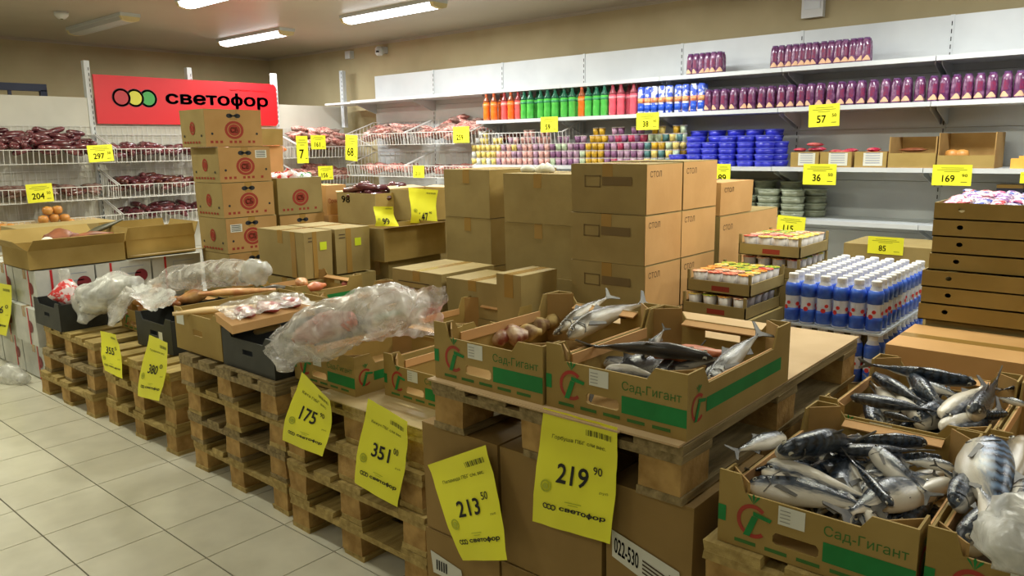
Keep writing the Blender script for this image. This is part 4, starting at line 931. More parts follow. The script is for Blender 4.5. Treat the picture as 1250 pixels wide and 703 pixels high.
# ------------------------------------------------------------------ fish crates with green print
def logo_parts(t, P, cx, cy, r=.037):
    Q = lambda s, q: P(cx + s, cy + q)
    b = MB(); ring(b, Q, 0, 0, r * .78, r * 1.02, .95, math.radians(48), math.radians(312), 18); b.build('logo_red', red_p, t)
    N_ = (Q(1, 0) - Q(0, 0)).cross(Q(0, 1) - Q(0, 0)).normalized() * .0008; Q0 = Q; Q = lambda s, q: Q0(s, q) + N_
    b = MB(); b.add([Q(-r * .55, -r * .95), Q(-r * .15, -r * .95), Q(r * .30, r * .29), Q(-r * .06, r * .34)], [(0, 1, 2, 3)])
    b.add([Q(-.0, r * .35), Q(r * 1.0, r * .2), Q(r * 1.1, r * .42), Q(0, r * .62)], [(0, 1, 2, 3)])
    for a in (-.5, 0, .5): b.add([Q(0, r * 1.05), Q(math.sin(a - .16) * r * .55, r * 1.05 + r * .5 * math.cos(a)), Q(math.sin(a) * r * .75, r * 1.05 + r * .62 * math.cos(a)), Q(math.sin(a + .16) * r * .55, r * 1.05 + r * .45 * math.cos(a))], [(0, 1, 2, 3)])
    b.build('logo_green', green_p, t)
def crate(label, x, y, z, dx=.58, dy=.393, H=.165, mid=.125, rz=0, sticker=True, side_mid=.112):
    t = thing('fish_crate', label, 'crate', (x, y, z), rz, 'cardboard crates with green and red print')
    T = .005; W_ = dy
    b = MB(); o, U, V, N = (0, W_, 0), (0, -1, 0), (0, 0, 1), (1, 0, 0)
    b.poly([(0, 0), (.31 * W_, 0), (.31 * W_, mid), (.15 * W_, mid), (.115 * W_, H), (0, H)], o, U, V, N, T)
    b.poly([(.31 * W_, 0), (.55 * W_, 0), (.55 * W_, .036), (.535 * W_, .032), (.325 * W_, .032), (.31 * W_, .036)], o, U, V, N, T)
    b.poly([(.31 * W_, .05), (.325 * W_, .058), (.535 * W_, .058), (.55 * W_, .05), (.55 * W_, mid), (.31 * W_, mid)], o, U, V, N, T)
    b.poly([(.55 * W_, 0), (W_, 0), (W_, H * .93), (.79 * W_, H * .93), (.74 * W_, mid), (.55 * W_, mid)], o, U, V, N, T)
    b.build('front_panel', card, t)
    b = MB(); o = (dx - T, W_, 0)
    b.poly([(0, 0), (.36 * W_, 0), (.36 * W_, H * .8), (.2 * W_, H * .8), (.14 * W_, H), (0, H)], o, U, V, N, T)
    b.poly([(.36 * W_, 0), (.64 * W_, 0), (.64 * W_, .085), (.36 * W_, .085)], o, U, V, N, T)
    b.poly([(.36 * W_, .105), (.64 * W_, .105), (.64 * W_, H * .8), (.36 * W_, H * .8)], o, U, V, N, T)
    b.poly([(.64 * W_, 0), (W_, 0), (W_, H), (.86 * W_, H), (.8 * W_, H * .8), (.64 * W_, H * .8)], o, U, V, N, T)
    b.build('back_panel', card, t)
    b = MB(); b.poly([(.2 * W_, 0), (.8 * W_, 0), (.8 * W_, .035), (.2 * W_, .035)], (dx - .0, W_, H * .8), U, (-.93, 0, -.35), (.35, 0, -.93), .004); b.build('back_rim', card_edge, t)  # fold coloured paler to paint in the light on the rim
    for yy, N2 in ((0, (0, 1, 0)), (W_, (0, -1, 0))):
        b = MB(); b.poly([(T, 0), (dx - T, 0), (dx - T, H), (dx - .085, H), (dx - .11, side_mid), (.1, side_mid), (.075, H * .93), (T, H * .93)], (0, yy, 0), (1, 0, 0), (0, 0, 1), N2, T)
        b.build('side_panel', card, t)
        b = MB(); s_ = 1 if yy == 0 else -1
        b.box(.1, min(yy + s_ * .0052, yy + s_ * .009), side_mid - .028, dx - .11, max(yy + s_ * .0052, yy + s_ * .009), side_mid + .0015); b.build('side_rim', card_edge, t)
    b = MB(); b.box(T, T, 0, dx - T, W_ - T, .004); b.build('base', card_in, t)
    for cx_, cy_, sx, sy in ((T, T, 1, 1), (T, W_ - T, 1, -1), (dx - T, T, -1, 1), (dx - T, W_ - T, -1, -1)):
        q = .062; h_ = H * .92 if sx > 0 else H
        b = MB(); b.poly([(0, 0), (q, 0), (q * .98, .004), (.004, q * .98), (0, q)] if False else [(q - .005, 0), (q, 0), (0, q), (0, q - .005)], (cx_, cy_, .004), (sx, 0, 0), (0, sy, 0), (0, 0, 1), h_ - .006)
        b.build('corner_post', card_in, t)
    P = plane_fn((0, W_, 0), (0, -1, 0), (0, 0, 1), .0009)
    logo_parts(t, P, .2 * W_, .068)
    b = MB(); quad(b, P, 0, .05, .035 * W_ + .004, .086); b.build('green_band', green_p, t); b = MB(); quad(b, P, .57 * W_, .03, W_, .072); b.build('green_band', green_p, t)
    letter('Сад-Гигант', P, (.57 * W_, .082, .965 * W_, .108), green_t, t, .004)
    b = MB(); [quad(b, P, W_ * (.1 + q * .17), .012, W_ * (.22 + q * .17), .02) for q in range(5)]; b.build('print_line', green_t, t)
    if sticker:
        b = MB(); quad(b, P, .335 * W_, mid - .045, .475 * W_, mid - .004); s2 = b.build('sticker', label_w, t)
        P2_ = plane_fn((0, W_, 0), (0, -1, 0), (0, 0, 1), .0018); b = MB(); [quad(b, P2_, .345 * W_, mid - .014 - q * .008, .4 * W_, mid - .012 - q * .008) for q in range(4)]; b.build('print_line', mat('faint_ink2', (150, 150, 140), .7), s2)
    P = plane_fn((0, 0, 0), (1, 0, 0), (0, 0, 1), .0009)
    logo_parts(t, P, .05, .066, .033)
    b = MB(); quad(b, P, .09, .045, dx * .9, .08); b.build('green_band', green_p, t)
    return t
CZ4 = .852
c4 = crate('fish crate with salmon, front right on the raised pallet', 1.465, .766, CZ4)
c3 = crate('fish crate with dried fish, left of the front salmon crate', 1.458, 1.165, CZ4)
c2 = crate('fish crate under the edge of the dried fish crate, empty looking', 1.79, 1.80, .582)
c1 = crate('fish crate under the big clear plastic bag', 1.70, 2.255, .582)
r1 = crate('fish crate of mackerel, nearest to the camera at the lower right', 1.468, .293, .646)
r2 = crate('fish crate of mackerel cut by the right edge of the picture', 1.472, -.112, .646)
r3 = crate('fish crate of mackerel behind the nearest mackerel crate', 2.09, .293, .646, dx=.56, dy=.40)
r4 = crate('fish crate cut by the right edge, behind the mackerel', 2.09, -.115, .646, dx=.56, dy=.40)
d1 = crate('fish crate in the back row behind the brown meat carton', 2.30, 2.98, .60, dx=.5, sticker=False)
d4 = crate('fish crate in the back row holding chicken pieces, before the taped cartons', 2.36, 3.62, .60, dx=.46, dy=.42, sticker=False)
b = MB(); b.box(2.36, 3.63, .434, 2.82, 4.04, .599); tag(b.build('cardboard_box', card_dark), 'low carton under the back row crate of chicken pieces', 'box')
d2 = crate('fish crate in the back row behind the big clear bag', 2.32, 2.30, .585, dx=.48, sticker=False)
d3 = crate('fish crate in the back row left of the raised pallet', 2.40, 1.82, .585, dx=.45, sticker=False)
# ------------------------------------------------------------------ black and brown meat crates
def meat_crate(label, x, y, z, dx, dy, H, m, name='plastic_crate', mid=.8, rz=0):
    t = thing(name, label, 'crate', (x, y, z), rz); T = .006
    b = MB(); b.poly([(0, 0), (.4 * dy, 0), (.4 * dy, H * mid), (.2 * dy, H * mid), (.14 * dy, H), (0, H)], (0, dy, 0), (0, -1, 0), (0, 0, 1), (1, 0, 0), T)
    b.poly([(.4 * dy, 0), (.6 * dy, 0), (.6 * dy, H * .42), (.4 * dy, H * .42)], (0, dy, 0), (0, -1, 0), (0, 0, 1), (1, 0, 0), T)
    b.poly([(.4 * dy, H * .56), (.6 * dy, H * .56), (.6 * dy, H * mid), (.4 * dy, H * mid)], (0, dy, 0), (0, -1, 0), (0, 0, 1), (1, 0, 0), T)
    b.poly([(.6 * dy, 0), (dy, 0), (dy, H), (.86 * dy, H), (.8 * dy, H * mid), (.6 * dy, H * mid)], (0, dy, 0), (0, -1, 0), (0, 0, 1), (1, 0, 0), T)
    b.build('front_panel', m, t)
    b = MB(); b.box(dx - T, 0, 0, dx, dy, H); b.build('back_panel', m, t)
    for yy in (0, dy - T): b = MB(); b.box(T, yy, 0, dx - T, yy + T, H * .96); b.build('side_panel', m, t)
    b = MB(); b.box(T, T, 0, dx - T, dy - T, .004); b.build('base', m, t)
    return t
ba = meat_crate('small black crate at the far left end of the pallet row', 1.63, 5.0, .434, .34, .42, .17, black_pl)
bb_ = meat_crate('black crate with a white sticker, right of the draped white bags', 1.80, 3.93, .434, .5, .42, .19, black_pl)
P = plane_fn((0, .42, 0), (0, -1, 0), (0, 0, 1), .0012); b = MB(); quad(b, P, .27, .04, .315, .11); b.build('sticker', label_w, bb_)
bc = meat_crate('black crate half hidden by the big clear plastic bag', 1.62, 2.665, .586, .5, .40, .165, black_pl)
br = meat_crate('brown carton crate of frozen meat with a white sticker', 1.63, 3.09, .586, .56, .42, .20, card, 'meat_carton', mid=.9)
P = plane_fn((0, .42, 0), (0, -1, 0), (0, 0, 1), .0012); b = MB(); quad(b, P, .02, .12, .09, .18); b.build('sticker', label_w, br)
gc = crate('fish crate with green print behind the draped white bags', 1.92, 4.45, .436, dx=.5, sticker=False)
# ------------------------------------------------------------------ fish
def fish_mat(name, back, side, belly, stripe=None, sfreq=26):
    m = bpy.data.materials.new(name); m.use_nodes = True; nt = m.node_tree; b = nt.nodes['Principled BSDF']
    at = nt.nodes.new('ShaderNodeAttribute'); at.attribute_name = 'fuv'; sp = nt.nodes.new('ShaderNodeSeparateXYZ'); nt.links.new(at.outputs['Vector'], sp.inputs[0])
    nz = nt.nodes.new('ShaderNodeTexNoise'); nz.inputs['Scale'].default_value = 12; nz.inputs['Detail'].default_value = 8; nt.links.new(at.outputs['Vector'], nz.inputs['Vector'])
    m1 = nt.nodes.new('ShaderNodeMath'); m1.operation = 'MULTIPLY_ADD'; m1.inputs[1].default_value = .35; nt.links.new(nz.outputs[0], m1.inputs[0]); nt.links.new(sp.outputs['Y'], m1.inputs[2])
    r = nt.nodes.new('ShaderNodeValToRGB'); e = r.color_ramp.elements
    e[0].position = .50; e[0].color = lin(belly); e[1].position = .72; e[1].color = lin(side); q = e.new(.90); q.color = lin(back)
    nt.links.new(m1.outputs[0], r.inputs[0]); last = r.outputs[0]
    if stripe:
        wv = nt.nodes.new('ShaderNodeTexWave'); wv.inputs['Scale'].default_value = sfreq / 6.28; wv.inputs['Distortion'].default_value = 3; wv.inputs['Detail'].default_value = 1; wv.inputs['Detail Scale'].default_value = 2
        nt.links.new(at.outputs['Vector'], wv.inputs['Vector'])
        r2_ = nt.nodes.new('ShaderNodeValToRGB'); r2_.color_ramp.elements[0].position = .66; r2_.color_ramp.elements[1].position = .78; nt.links.new(m1.outputs[0], r2_.inputs[0])
        mm = nt.nodes.new('ShaderNodeMath'); mm.operation = 'MULTIPLY'; nt.links.new(wv.outputs['Fac'], mm.inputs[0]); nt.links.new(r2_.outputs[0], mm.inputs[1])
        mx = nt.nodes.new('ShaderNodeMix'); mx.data_type = 'RGBA'; nt.links.new(mm.outputs[0], mx.inputs['Factor']); nt.links.new(last, mx.inputs['A']); mx.inputs['B'].default_value = lin(stripe); last = mx.outputs['Result']
    nt.links.new(last, b.inputs['Base Color']); b.inputs['Roughness'].default_value = .24; b.inputs['Metallic'].default_value = .0; b.inputs['Specular IOR Level'].default_value = .7
    bp = nt.nodes.new('ShaderNodeBump'); bp.inputs['Strength'].default_value = .15; bp.inputs['Distance'].default_value = .004
    n2 = nt.nodes.new('ShaderNodeTexNoise'); n2.inputs['Scale'].default_value = 60; nt.links.new(at.outputs['Vector'], n2.inputs['Vector']); nt.links.new(n2.outputs[0], bp.inputs['Height']); nt.links.new(bp.outputs[0], b.inputs['Normal'])
    MATS[name] = m; return m
FM = {'mackerel': fish_mat('mackerel_skin', (24, 30, 38), (78, 86, 98), (216, 210, 196), (52, 64, 80), 24),
      'striped': fish_mat('striped_mackerel_skin', (20, 28, 44), (90, 102, 120), (206, 200, 186), (96, 124, 160), 20),
      'herring': fish_mat('herring_skin', (36, 42, 52), (122, 122, 122), (218, 210, 192), (60, 68, 80), 22),
      'salmon': fish_mat('salmon_skin', (62, 60, 60), (104, 102, 98), (176, 170, 156)),
      'dried': fish_mat('dried_skin', (84, 76, 64), (122, 112, 94), (164, 150, 122))}
fin_m = mat('fish_fin', (70, 70, 70), .5, (110, 106, 98), 30); eye_m = mat('fish_eye', (12, 12, 14), .1, spec=.8); eye_w = mat('fish_eye_ring', (190, 186, 170), .25)
def fish(kind, L=.3, bend=0., deep=1.0, sec=22, n=16, mouth=True):
    """lies on its side: x head to tail, y back (+) to belly (-), z thickness"""
    t = thing('fish', '', 'fish', (0, 0, -2))
    prof = [(0, .010), (.015, .034), (.05, .060), (.1, .080), (.16, .088), (.25, .100), (.38, .106), (.5, .100), (.62, .084), (.74, .060), (.85, .036), (.93, .020), (.97, .016), (1.0, .020)]
    def hh(f_):
        for i in range(len(prof) - 1):
            if prof[i][0] <= f_ <= prof[i + 1][0]:
                q = (f_ - prof[i][0]) / (prof[i + 1][0] - prof[i][0]); return prof[i][1] * (1 - q) + prof[i + 1][1] * q
        return .02
    cy = lambda f_: bend * L * math.sin(math.pi * f_)
    b = MB(); rings = []; uv = []
    for i in range(sec + 1):
        f_ = (i / sec) ** 1.15; h_ = hh(f_) * L * deep; th = h_ * .62 if f_ < .8 else h_ * .45; rg = []
        for k in range(n):
            a = 2 * math.pi * k / n; y_ = math.sin(a) * h_; z_ = math.cos(a) * th
            z_ += .004 * noise.noise(Vector((f_ * 6, a, bend * 10))) * L / .3
            rg.append((f_ * L * .93, cy(f_) + y_, z_)); uv.append((f_, .5 + .5 * math.sin(a), abs(math.cos(a)) * .3))
        rings.append(rg)
    b.loft(rings); me = b.mesh('body', FM[kind], True); at = me.attributes.new('fuv', 'FLOAT_VECTOR', 'POINT'); at.data.foreach_set('vector', [c for q in uv for c in q])
    link('body', me, t)
    x0 = .91 * L; y0 = cy(.98); S = L / .3 * deep ** .3
    b = MB(); pts = [(x0, y0 + .004 * S), (x0 + .018 * S, y0 + .012 * S), (x0 + .046 * S, y0 + .036 * S), (x0 + .050 * S, y0 + .030 * S), (x0 + .028 * S, y0), (x0 + .050 * S, y0 - .030 * S), (x0 + .046 * S, y0 - .036 * S), (x0 + .018 * S, y0 - .012 * S), (x0, y0 - .004 * S)]
    b.poly(pts, (0, 0, -.0015 * S), (1, 0, 0), (0, 1, 0), (0, 0, 1), .003 * S); b.build('tail_fin', fin_m, t)
    for zz in (1, -1):
        b = MB(); hz = hh(.065) * L * deep * .62; b.lathe([(.0056 * S, -.004 * S), (.0054 * S, .0012 * S), (.003 * S, .002 * S)], 12, (.058 * L, cy(.06) + .010 * S, 0))
        o = b.build('eye', eye_w, t); o.location = (0, 0, hz * .86 if zz > 0 else -hz * .86)
        b = MB(); b.lathe([(.0036 * S, .0), (.0034 * S, .0028 * S), (.002 * S, .0034 * S)], 10, (.058 * L, cy(.06) + .010 * S, 0)); b.build('pupil', eye_m, o)
        if zz < 0: o.scale = (1, 1, -1)
    b = MB(); hz = hh(.24) * L * deep * .6; b.poly([(0, 0), (.05 * S, -.018 * S), (.054 * S, -.012 * S), (.012 * S, .008 * S)], (.21 * L, cy(.21) - .006 * S, hz), (1, 0, .05), (0, 1, 0), (0, 0, 1), .0012); b.build('pectoral_fin', fin_m, t)
    b = MB(); b.poly([(0, 0), (.03 * S, .014 * S), (.034 * S, .004 * S), (.045 * S, -.004 * S)], (.4 * L, cy(.4) + hh(.4) * L * deep * .94, -.001), (1, 0, 0), (0, 1, 0), (0, 0, 1), .002)
    b.build('anal_fin', fin_m, t); b = MB()
    b.poly([(0, 0), (.022 * S, -.012 * S), (.036 * S, .004 * S)], (.6 * L, cy(.6) - hh(.6) * L * deep * .9, -.001), (1, 0, 0), (0, 1, 0), (0, 0, 1), .002)
    b.build('anal_fin', fin_m, t)
    b = MB(); a_ = []
    for k in range(7):      # gill cover edge
        an = -1.1 + 2.2 * k / 6; hq = hh(.15) * L * deep; a_.append((.185 * L - abs(an) * .012 * S, cy(.18) + math.sin(an) * hq * .8, math.cos(math.asin(max(-1, min(1, math.sin(an) * .8)))) * hq * .62 + .0012))
    for k in range(6): b.seg(a_[k], a_[k + 1], .0011 * S)
    b.build('gill_edge', fin_m, t)
    return t
FP = {}
def fproto(kind, bend, deep):
    k = (kind, bend, deep)
    if k not in FP: FP[k] = [fish(kind, .3, bend, deep), False]
    return FP[k]
def put_fish(kind, hu, hv, tu, tv, zh, zt, roll, label, bend=.0, deep=1.0, group=None, scale=None):
    """head and tail at the given spots on the heights zh, zt; roll 0 = on its side"""
    a = PZ(hu, hv, zh); c = PZ(tu, tv, zt); d = c - a; L = d.length; deep = round(deep * (1.2 if kind in ('mackerel', 'herring', 'striped') else (.74 if kind == 'dried' else .9)), 2)
    Lm = .305 if kind in ('mackerel', 'herring') else (.34 if kind == 'striped' else .46)
    if kind == 'dried' and 'right edge' in label: Lm = .33
    if L > Lm: c = a.lerp(c, Lm / L); d = c - a; L = Lm
    X = d.normalized(); Z = Vector((0, 0, 1)); Z = (Z - X * Z.dot(X)).normalized(); Y = Z.cross(X)
    Y2 = Y * math.cos(roll) + Z * math.sin(roll); Z2 = X.cross(Y2)
    rec = fproto(kind, bend, deep)
    if rec[1]: r = dup(rec[0], a)
    else: r = rec[0]; rec[1] = True
    if 'group' in r: del r['group']
    r['label'] = label
    M = Matrix((X, Y2, Z2)).transposed().to_4x4(); M.translation = a
    s_ = scale or L / .305; r.matrix_world = M @ Matrix.Scale(s_, 4)
    return r
pi = math.pi
# nearest mackerel crate
A = 'mackerel in the nearest crate, '
F = [('mackerel', 950, 552, 1058, 536, .835, .79, 2.3, 'white belly upward, arched on top at the left', .06, 1.15),
     ('herring', 958, 532, 896, 551, .81, .82, 2.6, 'pale one at the back left, tail over the crate side', 0, .95),
     ('mackerel', 936, 566, 1072, 612, .80, .765, -2.4, 'big one in the middle with a bright silver flank', .04, 1.2),
     ('herring', 930, 574, 1052, 628, .79, .752, .5, 'lying in front of the big silver one', .05, 1.1),
     ('mackerel', 912, 592, 1078, 624, .768, .76, .9, 'dark back along the front panel', .03, 1.0),
     ('mackerel', 1064, 546, 1136, 606, .80, .765, .7, 'slate grey one slanting to the right corner', -.03, 1.1),
     ('herring', 1012, 549, 1128, 549, .79, .79, 2.8, 'pale yellow belly at the back', .03, .9),
     ('mackerel', 1132, 541, 1018, 537, .785, .785, 1.2, 'dark one along the back panel', .02, 1.0),
     ('herring', 1165, 571, 1100, 562, .785, .775, 2.5, 'white one near the back right corner', .03, 1.15),
     ('mackerel', 1090, 618, 1034, 556, .772, .80, 1.4, 'thin dark one pointing its tail up', -.03, .8),
     ('herring', 1050, 580, 1100, 580, .765, .765, 1.0, 'half buried in the middle', 0, 1.2),
     ('mackerel', 1092, 588, 1142, 578, .76, .765, 1.0, 'half buried below the white one', 0, 1.2),
     ('mackerel', 1000, 556, 1076, 582, .765, .75, 1.1, 'deep in the pile at the centre', 0, 1.1),
     ('herring', 1040, 640, 1090, 600, .735, .75, 2.8, 'deep in the front right of the pile', 0, 1.1),
     ('mackerel', 1000, 560, 910, 576, .75, .75, 1.2, 'deep in the left of the pile', 0, 1.1),
     ('mackerel', 1150, 560, 1080, 556, .76, .765, 1.3, 'deep at the back right', 0, 1.1)]
for k, hu, hv, tu, tv, zh, zt, ro, ds, bd, dp in F: put_fish(k, hu, hv, tu, tv, zh, zt, ro * (.72 if abs(ro) < 1.6 else 1), A + ds, bd, dp)
A = 'mackerel in the middle crate, '
F = [('mackerel', 1192, 468, 1055, 444, .80, .815, 1.0, 'long dark one at the back, tail over the left side', .0, .85),
     ('herring', 1067, 458, 1134, 494, .79, .775, 2.6, 'silvery one slanting at the left', .03, 1.05),
     ('herring', 1038, 484, 1150, 503, .785, .78, 2.9, 'pale greenish one along the front, head outside the left', .03, 1.1),
     ('mackerel', 1116, 462, 1152, 500, .79, .775, 2.2, 'short one in the middle, belly showing', 0, 1.3),
     ('mackerel', 1120, 466, 1180, 486, .80, .785, .9, 'dark one slanting in the middle', 0, .9),
     ('herring', 1150, 510, 1216, 460, .775, .81, -2.7, 'pale slanted one leaning to the back right', .02, .95),
     ('herring', 1186, 505, 1226, 452, .79, .82, 1.7, 'head forward, tail raised at the right', -.05, 1.1),
     ('herring', 1078, 504, 1124, 516, .765, .765, 2.4, 'half buried at the front', 0, 1.2),
     ('mackerel', 1258, 470, 1222, 476, .785, .78, 1.2, 'dark one at the right edge', 0, 1.1),
     ('herring', 1252, 494, 1214, 484, .775, .775, 2.3, 'pale one at the right edge', 0, 1.1),
     ('mackerel', 1100, 490, 1160, 478, .755, .755, 1.1, 'deep in the pile', 0, 1.2),
     ('mackerel', 1200, 492, 1140, 478, .755, .755, 1.3, 'deep in the right of the pile', 0, 1.2),
     ('mackerel', 1230, 505, 1178, 512, .765, .76, 1.2, 'deep near the front right', 0, 1.1)]
for k, hu, hv, tu, tv, zh, zt, ro, ds, bd, dp in F: put_fish(k, hu, hv, tu, tv, zh, zt, ro * (.72 if abs(ro) < 1.6 else 1), A + ds, bd, dp)
A = 'mackerel in the right edge crate, '
F = [('striped', 1206, 538, 1224, 640, .83, .785, .35, 'boldly striped, tail down', -.05, 1.35),
     ('dried', 1246, 534, 1232, 640, .825, .785, -2.7, 'pale cream belly beside the striped one', .03, 1.4),
     ('herring', 1228, 672, 1192, 590, .775, .81, 2.8, 'pale one pointing its head at the front panel', .02, 1.1),
     ('mackerel', 1166, 620, 1192, 572, .78, .80, 1.2, 'dark one at the left side', .02, 1.3),
     ('mackerel', 1250, 590, 1262, 660, .81, .78, .6, 'dark one cut by the picture edge', 0, 1.2),
     ('herring', 1190, 600, 1140, 566, .79, .825, 1.6, 'tail lying over the crate edge to the left', 0, .8),
     ('mackerel', 1240, 655, 1190, 640, .75, .75, 1.2, 'deep in the pile at the front', 0, 1.2),
     ('mackerel', 1290, 600, 1210, 580, .75, .76, 1.2, 'deep in the pile at the back', 0, 1.2)]
for k, hu, hv, tu, tv, zh, zt, ro, ds, bd, dp in F: put_fish(k, hu, hv, tu, tv, zh, zt, ro * (.72 if abs(ro) < 1.6 else 1), A + ds, bd, dp)
# salmon crate
A = 'grey salmon in the front salmon crate, '
F = [('salmon', 870, 437, 712, 422, .955, .965, .9, 'longest one arched across', .07, .95),
     ('salmon', 738, 452, 812, 462, .93, .92, -2.2, 'head with pale cheek at the left', 0, 1.7),
     ('salmon', 786, 436, 812, 400, .94, 1.0, .9, 'tail sticking up at the back', 0, 1.2),
     ('salmon', 810, 452, 892, 434, .92, .96, 1.0, 'thin tail end pointing right', 0, .8),
     ('salmon', 866, 470, 930, 404, .93, 1.0, .8, 'against the right side, tail raised', .02, .85),
     ('salmon', 730, 440, 800, 448, .91, .90, 1.0, 'bottom layer', 0, 1.4)]
for k, hu, hv, tu, tv, zh, zt, ro, ds, bd, dp in F: put_fish(k, hu, hv, tu, tv, zh, zt, ro * (.72 if abs(ro) < 1.6 else 1), A + ds, bd, dp)
flesh = mat('fish_flesh', (214, 130, 84), .4, (176, 92, 60), 14)
p = PZ(838, 430, .95); tag(blob('salmon_fillet', flesh, [p + Vector((-.08, .05, 0)), p, p + Vector((.05, -.09, .0))], [.015, .035, .015], 3, .4, 20, flat=.6), 'orange cut salmon belly at the back of the front salmon crate', 'fish')
A = 'dried fish in the left salmon crate, '
F = [('dried', 694, 412, 790, 368, .94, .99, 1.0, 'largest one leaning over the right side', .04, 1.15),
     ('dried', 684, 404, 746, 360, .93, 1.0, .8, 'second one with its tail raised at the back', .03, 1.1),
     ('dried', 676, 408, 720, 378, .92, .96, 2.4, 'third one between the heads and the big one', 0, 1.3)]
for k, hu, hv, tu, tv, zh, zt, ro, ds, bd, dp in F: put_fish(k, hu, hv, tu, tv, zh, zt, ro * (.72 if abs(ro) < 1.6 else 1), A + ds, bd, dp)
bone = mat('dry_heads', (206, 178, 112), .6, (120, 84, 50), 22, .3, 30); redm = mat('dark_red_meat', (120, 50, 34), .4, (196, 166, 130), 24, .2, 30)
for k, (u, v, s_, m_, ds) in enumerate(((655, 396, .05, bone, 'yellowish fish head, right one of the pile in the left salmon crate'), (672, 392, .042, bone, 'yellowish fish head beside the big dried fish'), (628, 408, .05, redm, 'dark red fish head at the left of the left salmon crate'), (610, 410, .036, redm, 'small red fish head in the left corner of the left salmon crate'), (645, 405, .04, bone, 'low yellowish fish head at the front of the left salmon crate'))):
    p = PZ(u, v, .92); tag(blob('fish_piece', m_, [p + Vector((-.03, .03, -.01)), p, p + Vector((.03, -.03, 0))], [s_ * .5, s_ * .85, s_ * .3], 11 + k, .55, 26, flat=.8), ds, 'fish')
# lower layers of the mackerel piles
R5 = random.Random(12)
for ox, oy, dxx, dyy, nm_, n in ((1.468, .293, .57, .39, 'the nearest crate', 24), (2.09, .293, .55, .39, 'the middle crate', 20), (1.472, -.112, .57, .39, 'the right edge crate', 18)):
    for k in range(n):
        L = .29; an = R5.choice((0, .25, -.3, 3.1, 2.8, .5)); cx_ = ox + dxx / 2 + R5.uniform(-.09, .09); cy_ = oy + .06 + (dyy - .12) * ((k * .37) % 1)
        kind, bd, dp = R5.choice((('mackerel', .03, 1.2), ('herring', .03, 1.32), ('mackerel', .02, 1.2)))
        rec = fproto(kind, bd, dp); r_ = dup(rec[0], (0, 0, 0)); X = Vector((math.cos(an), math.sin(an), R5.uniform(-.06, .06))).normalized(); Z = Vector((0, 0, 1)); Z = (Z - X * Z.dot(X)).normalized(); Y = Z.cross(X); ro = R5.choice((1.0, .4, 2.6, -2.4, .8))
        Y2 = Y * math.cos(ro) + Z * math.sin(ro); M = Matrix((X, Y2, X.cross(Y2))).transposed().to_4x4(); M.translation = Vector((cx_, cy_, .646 + .03 + .085 * (k / n))) - X * L / 2
        r_.matrix_world = M; r_['label'] = 'mackerel buried in the lower layer of ' + nm_; r_['group'] = 'buried mackerel in ' + nm_
for k in range(5):
    a = [(1.68, .86), (1.70, .96), (1.69, 1.05), (1.84, 1.0), (1.86, .88)][k]; rec = fproto('salmon', .02, 1.3); r_ = dup(rec[0], (0, 0, 0)); an = (-.1, .15, 3.0, .1, 3.2)[k]
    X = Vector((math.cos(an), math.sin(an), 0)); Y2 = Vector((0, 0, 1)) * .9 + X.cross(Vector((0, 0, 1))) * .43; Y2.normalize(); M = Matrix((X, Y2, X.cross(Y2))).transposed().to_4x4(); M.translation = Vector((a[0], a[1], .852 + .05)) - X * .15
    r_.matrix_world = M; r_['label'] = 'grey salmon at the bottom of the front salmon crate'; r_['group'] = 'bottom salmon in the front salmon crate'
# fish seen through the hand hole
# ------------------------------------------------------------------ plastic film
def film_mat(name, rgb, t0, t1, sc, tint2=None):
    m = bpy.data.materials.new(name); m.use_nodes = True; nt = m.node_tree; pb = nt.nodes['Principled BSDF']; out = nt.nodes['Material Output']
    pb.inputs['Base Color'].default_value = lin(rgb); pb.inputs['Roughness'].default_value = .18; pb.inputs['Specular IOR Level'].default_value = .8
    tc = nt.nodes.new('ShaderNodeTexCoord'); nz = nt.nodes.new('ShaderNodeTexNoise'); nz.inputs['Scale'].default_value = sc; nz.inputs['Detail'].default_value = 6; nz.inputs['Distortion'].default_value = 1.5
    nt.links.new(tc.outputs['Object'], nz.inputs['Vector'])
    r = nt.nodes.new('ShaderNodeMapRange'); r.inputs['From Min'].default_value = .35; r.inputs['From Max'].default_value = .68; r.inputs['To Min'].default_value = t0; r.inputs['To Max'].default_value = t1
    nt.links.new(nz.outputs[0], r.inputs['Value'])
    tr = nt.nodes.new('ShaderNodeBsdfTransparent'); mx = nt.nodes.new('ShaderNodeMixShader'); nt.links.new(r.outputs[0], mx.inputs[0]); nt.links.new(tr.outputs[0], mx.inputs[1]); nt.links.new(pb.outputs[0], mx.inputs[2]); nt.links.new(mx.outputs[0], out.inputs[0])
    bp = nt.nodes.new('ShaderNodeBump'); bp.inputs['Strength'].default_value = .7; bp.inputs['Distance'].default_value = .02; nt.links.new(nz.outputs[0], bp.inputs['Height']); nt.links.new(bp.outputs[0], pb.inputs['Normal'])
    if tint2:
        n2 = nt.nodes.new('ShaderNodeTexNoise'); n2.inputs['Scale'].default_value = sc * 1.3; n2.inputs['Detail'].default_value = 2; nt.links.new(tc.outputs['Object'], n2.inputs['Vector'])
        cr = nt.nodes.new('ShaderNodeValToRGB'); cr.color_ramp.elements[0].position = .52; cr.color_ramp.elements[1].position = .68; cr.color_ramp.elements[0].color = lin(rgb); cr.color_ramp.elements[1].color = lin(tint2); nt.links.new(n2.outputs[0], cr.inputs[0]); nt.links.new(cr.outputs[0], pb.inputs['Base Color'])
    MATS[name] = m; return m
film = film_mat('clear_film', (226, 222, 214), .15, .7, 9)
film_p = film_mat('clear_film_pink', (224, 210, 202), .25, .7, 9, (216, 150, 140))
film_w = film_mat('milky_film', (224, 224, 218), .4, .9, 8)
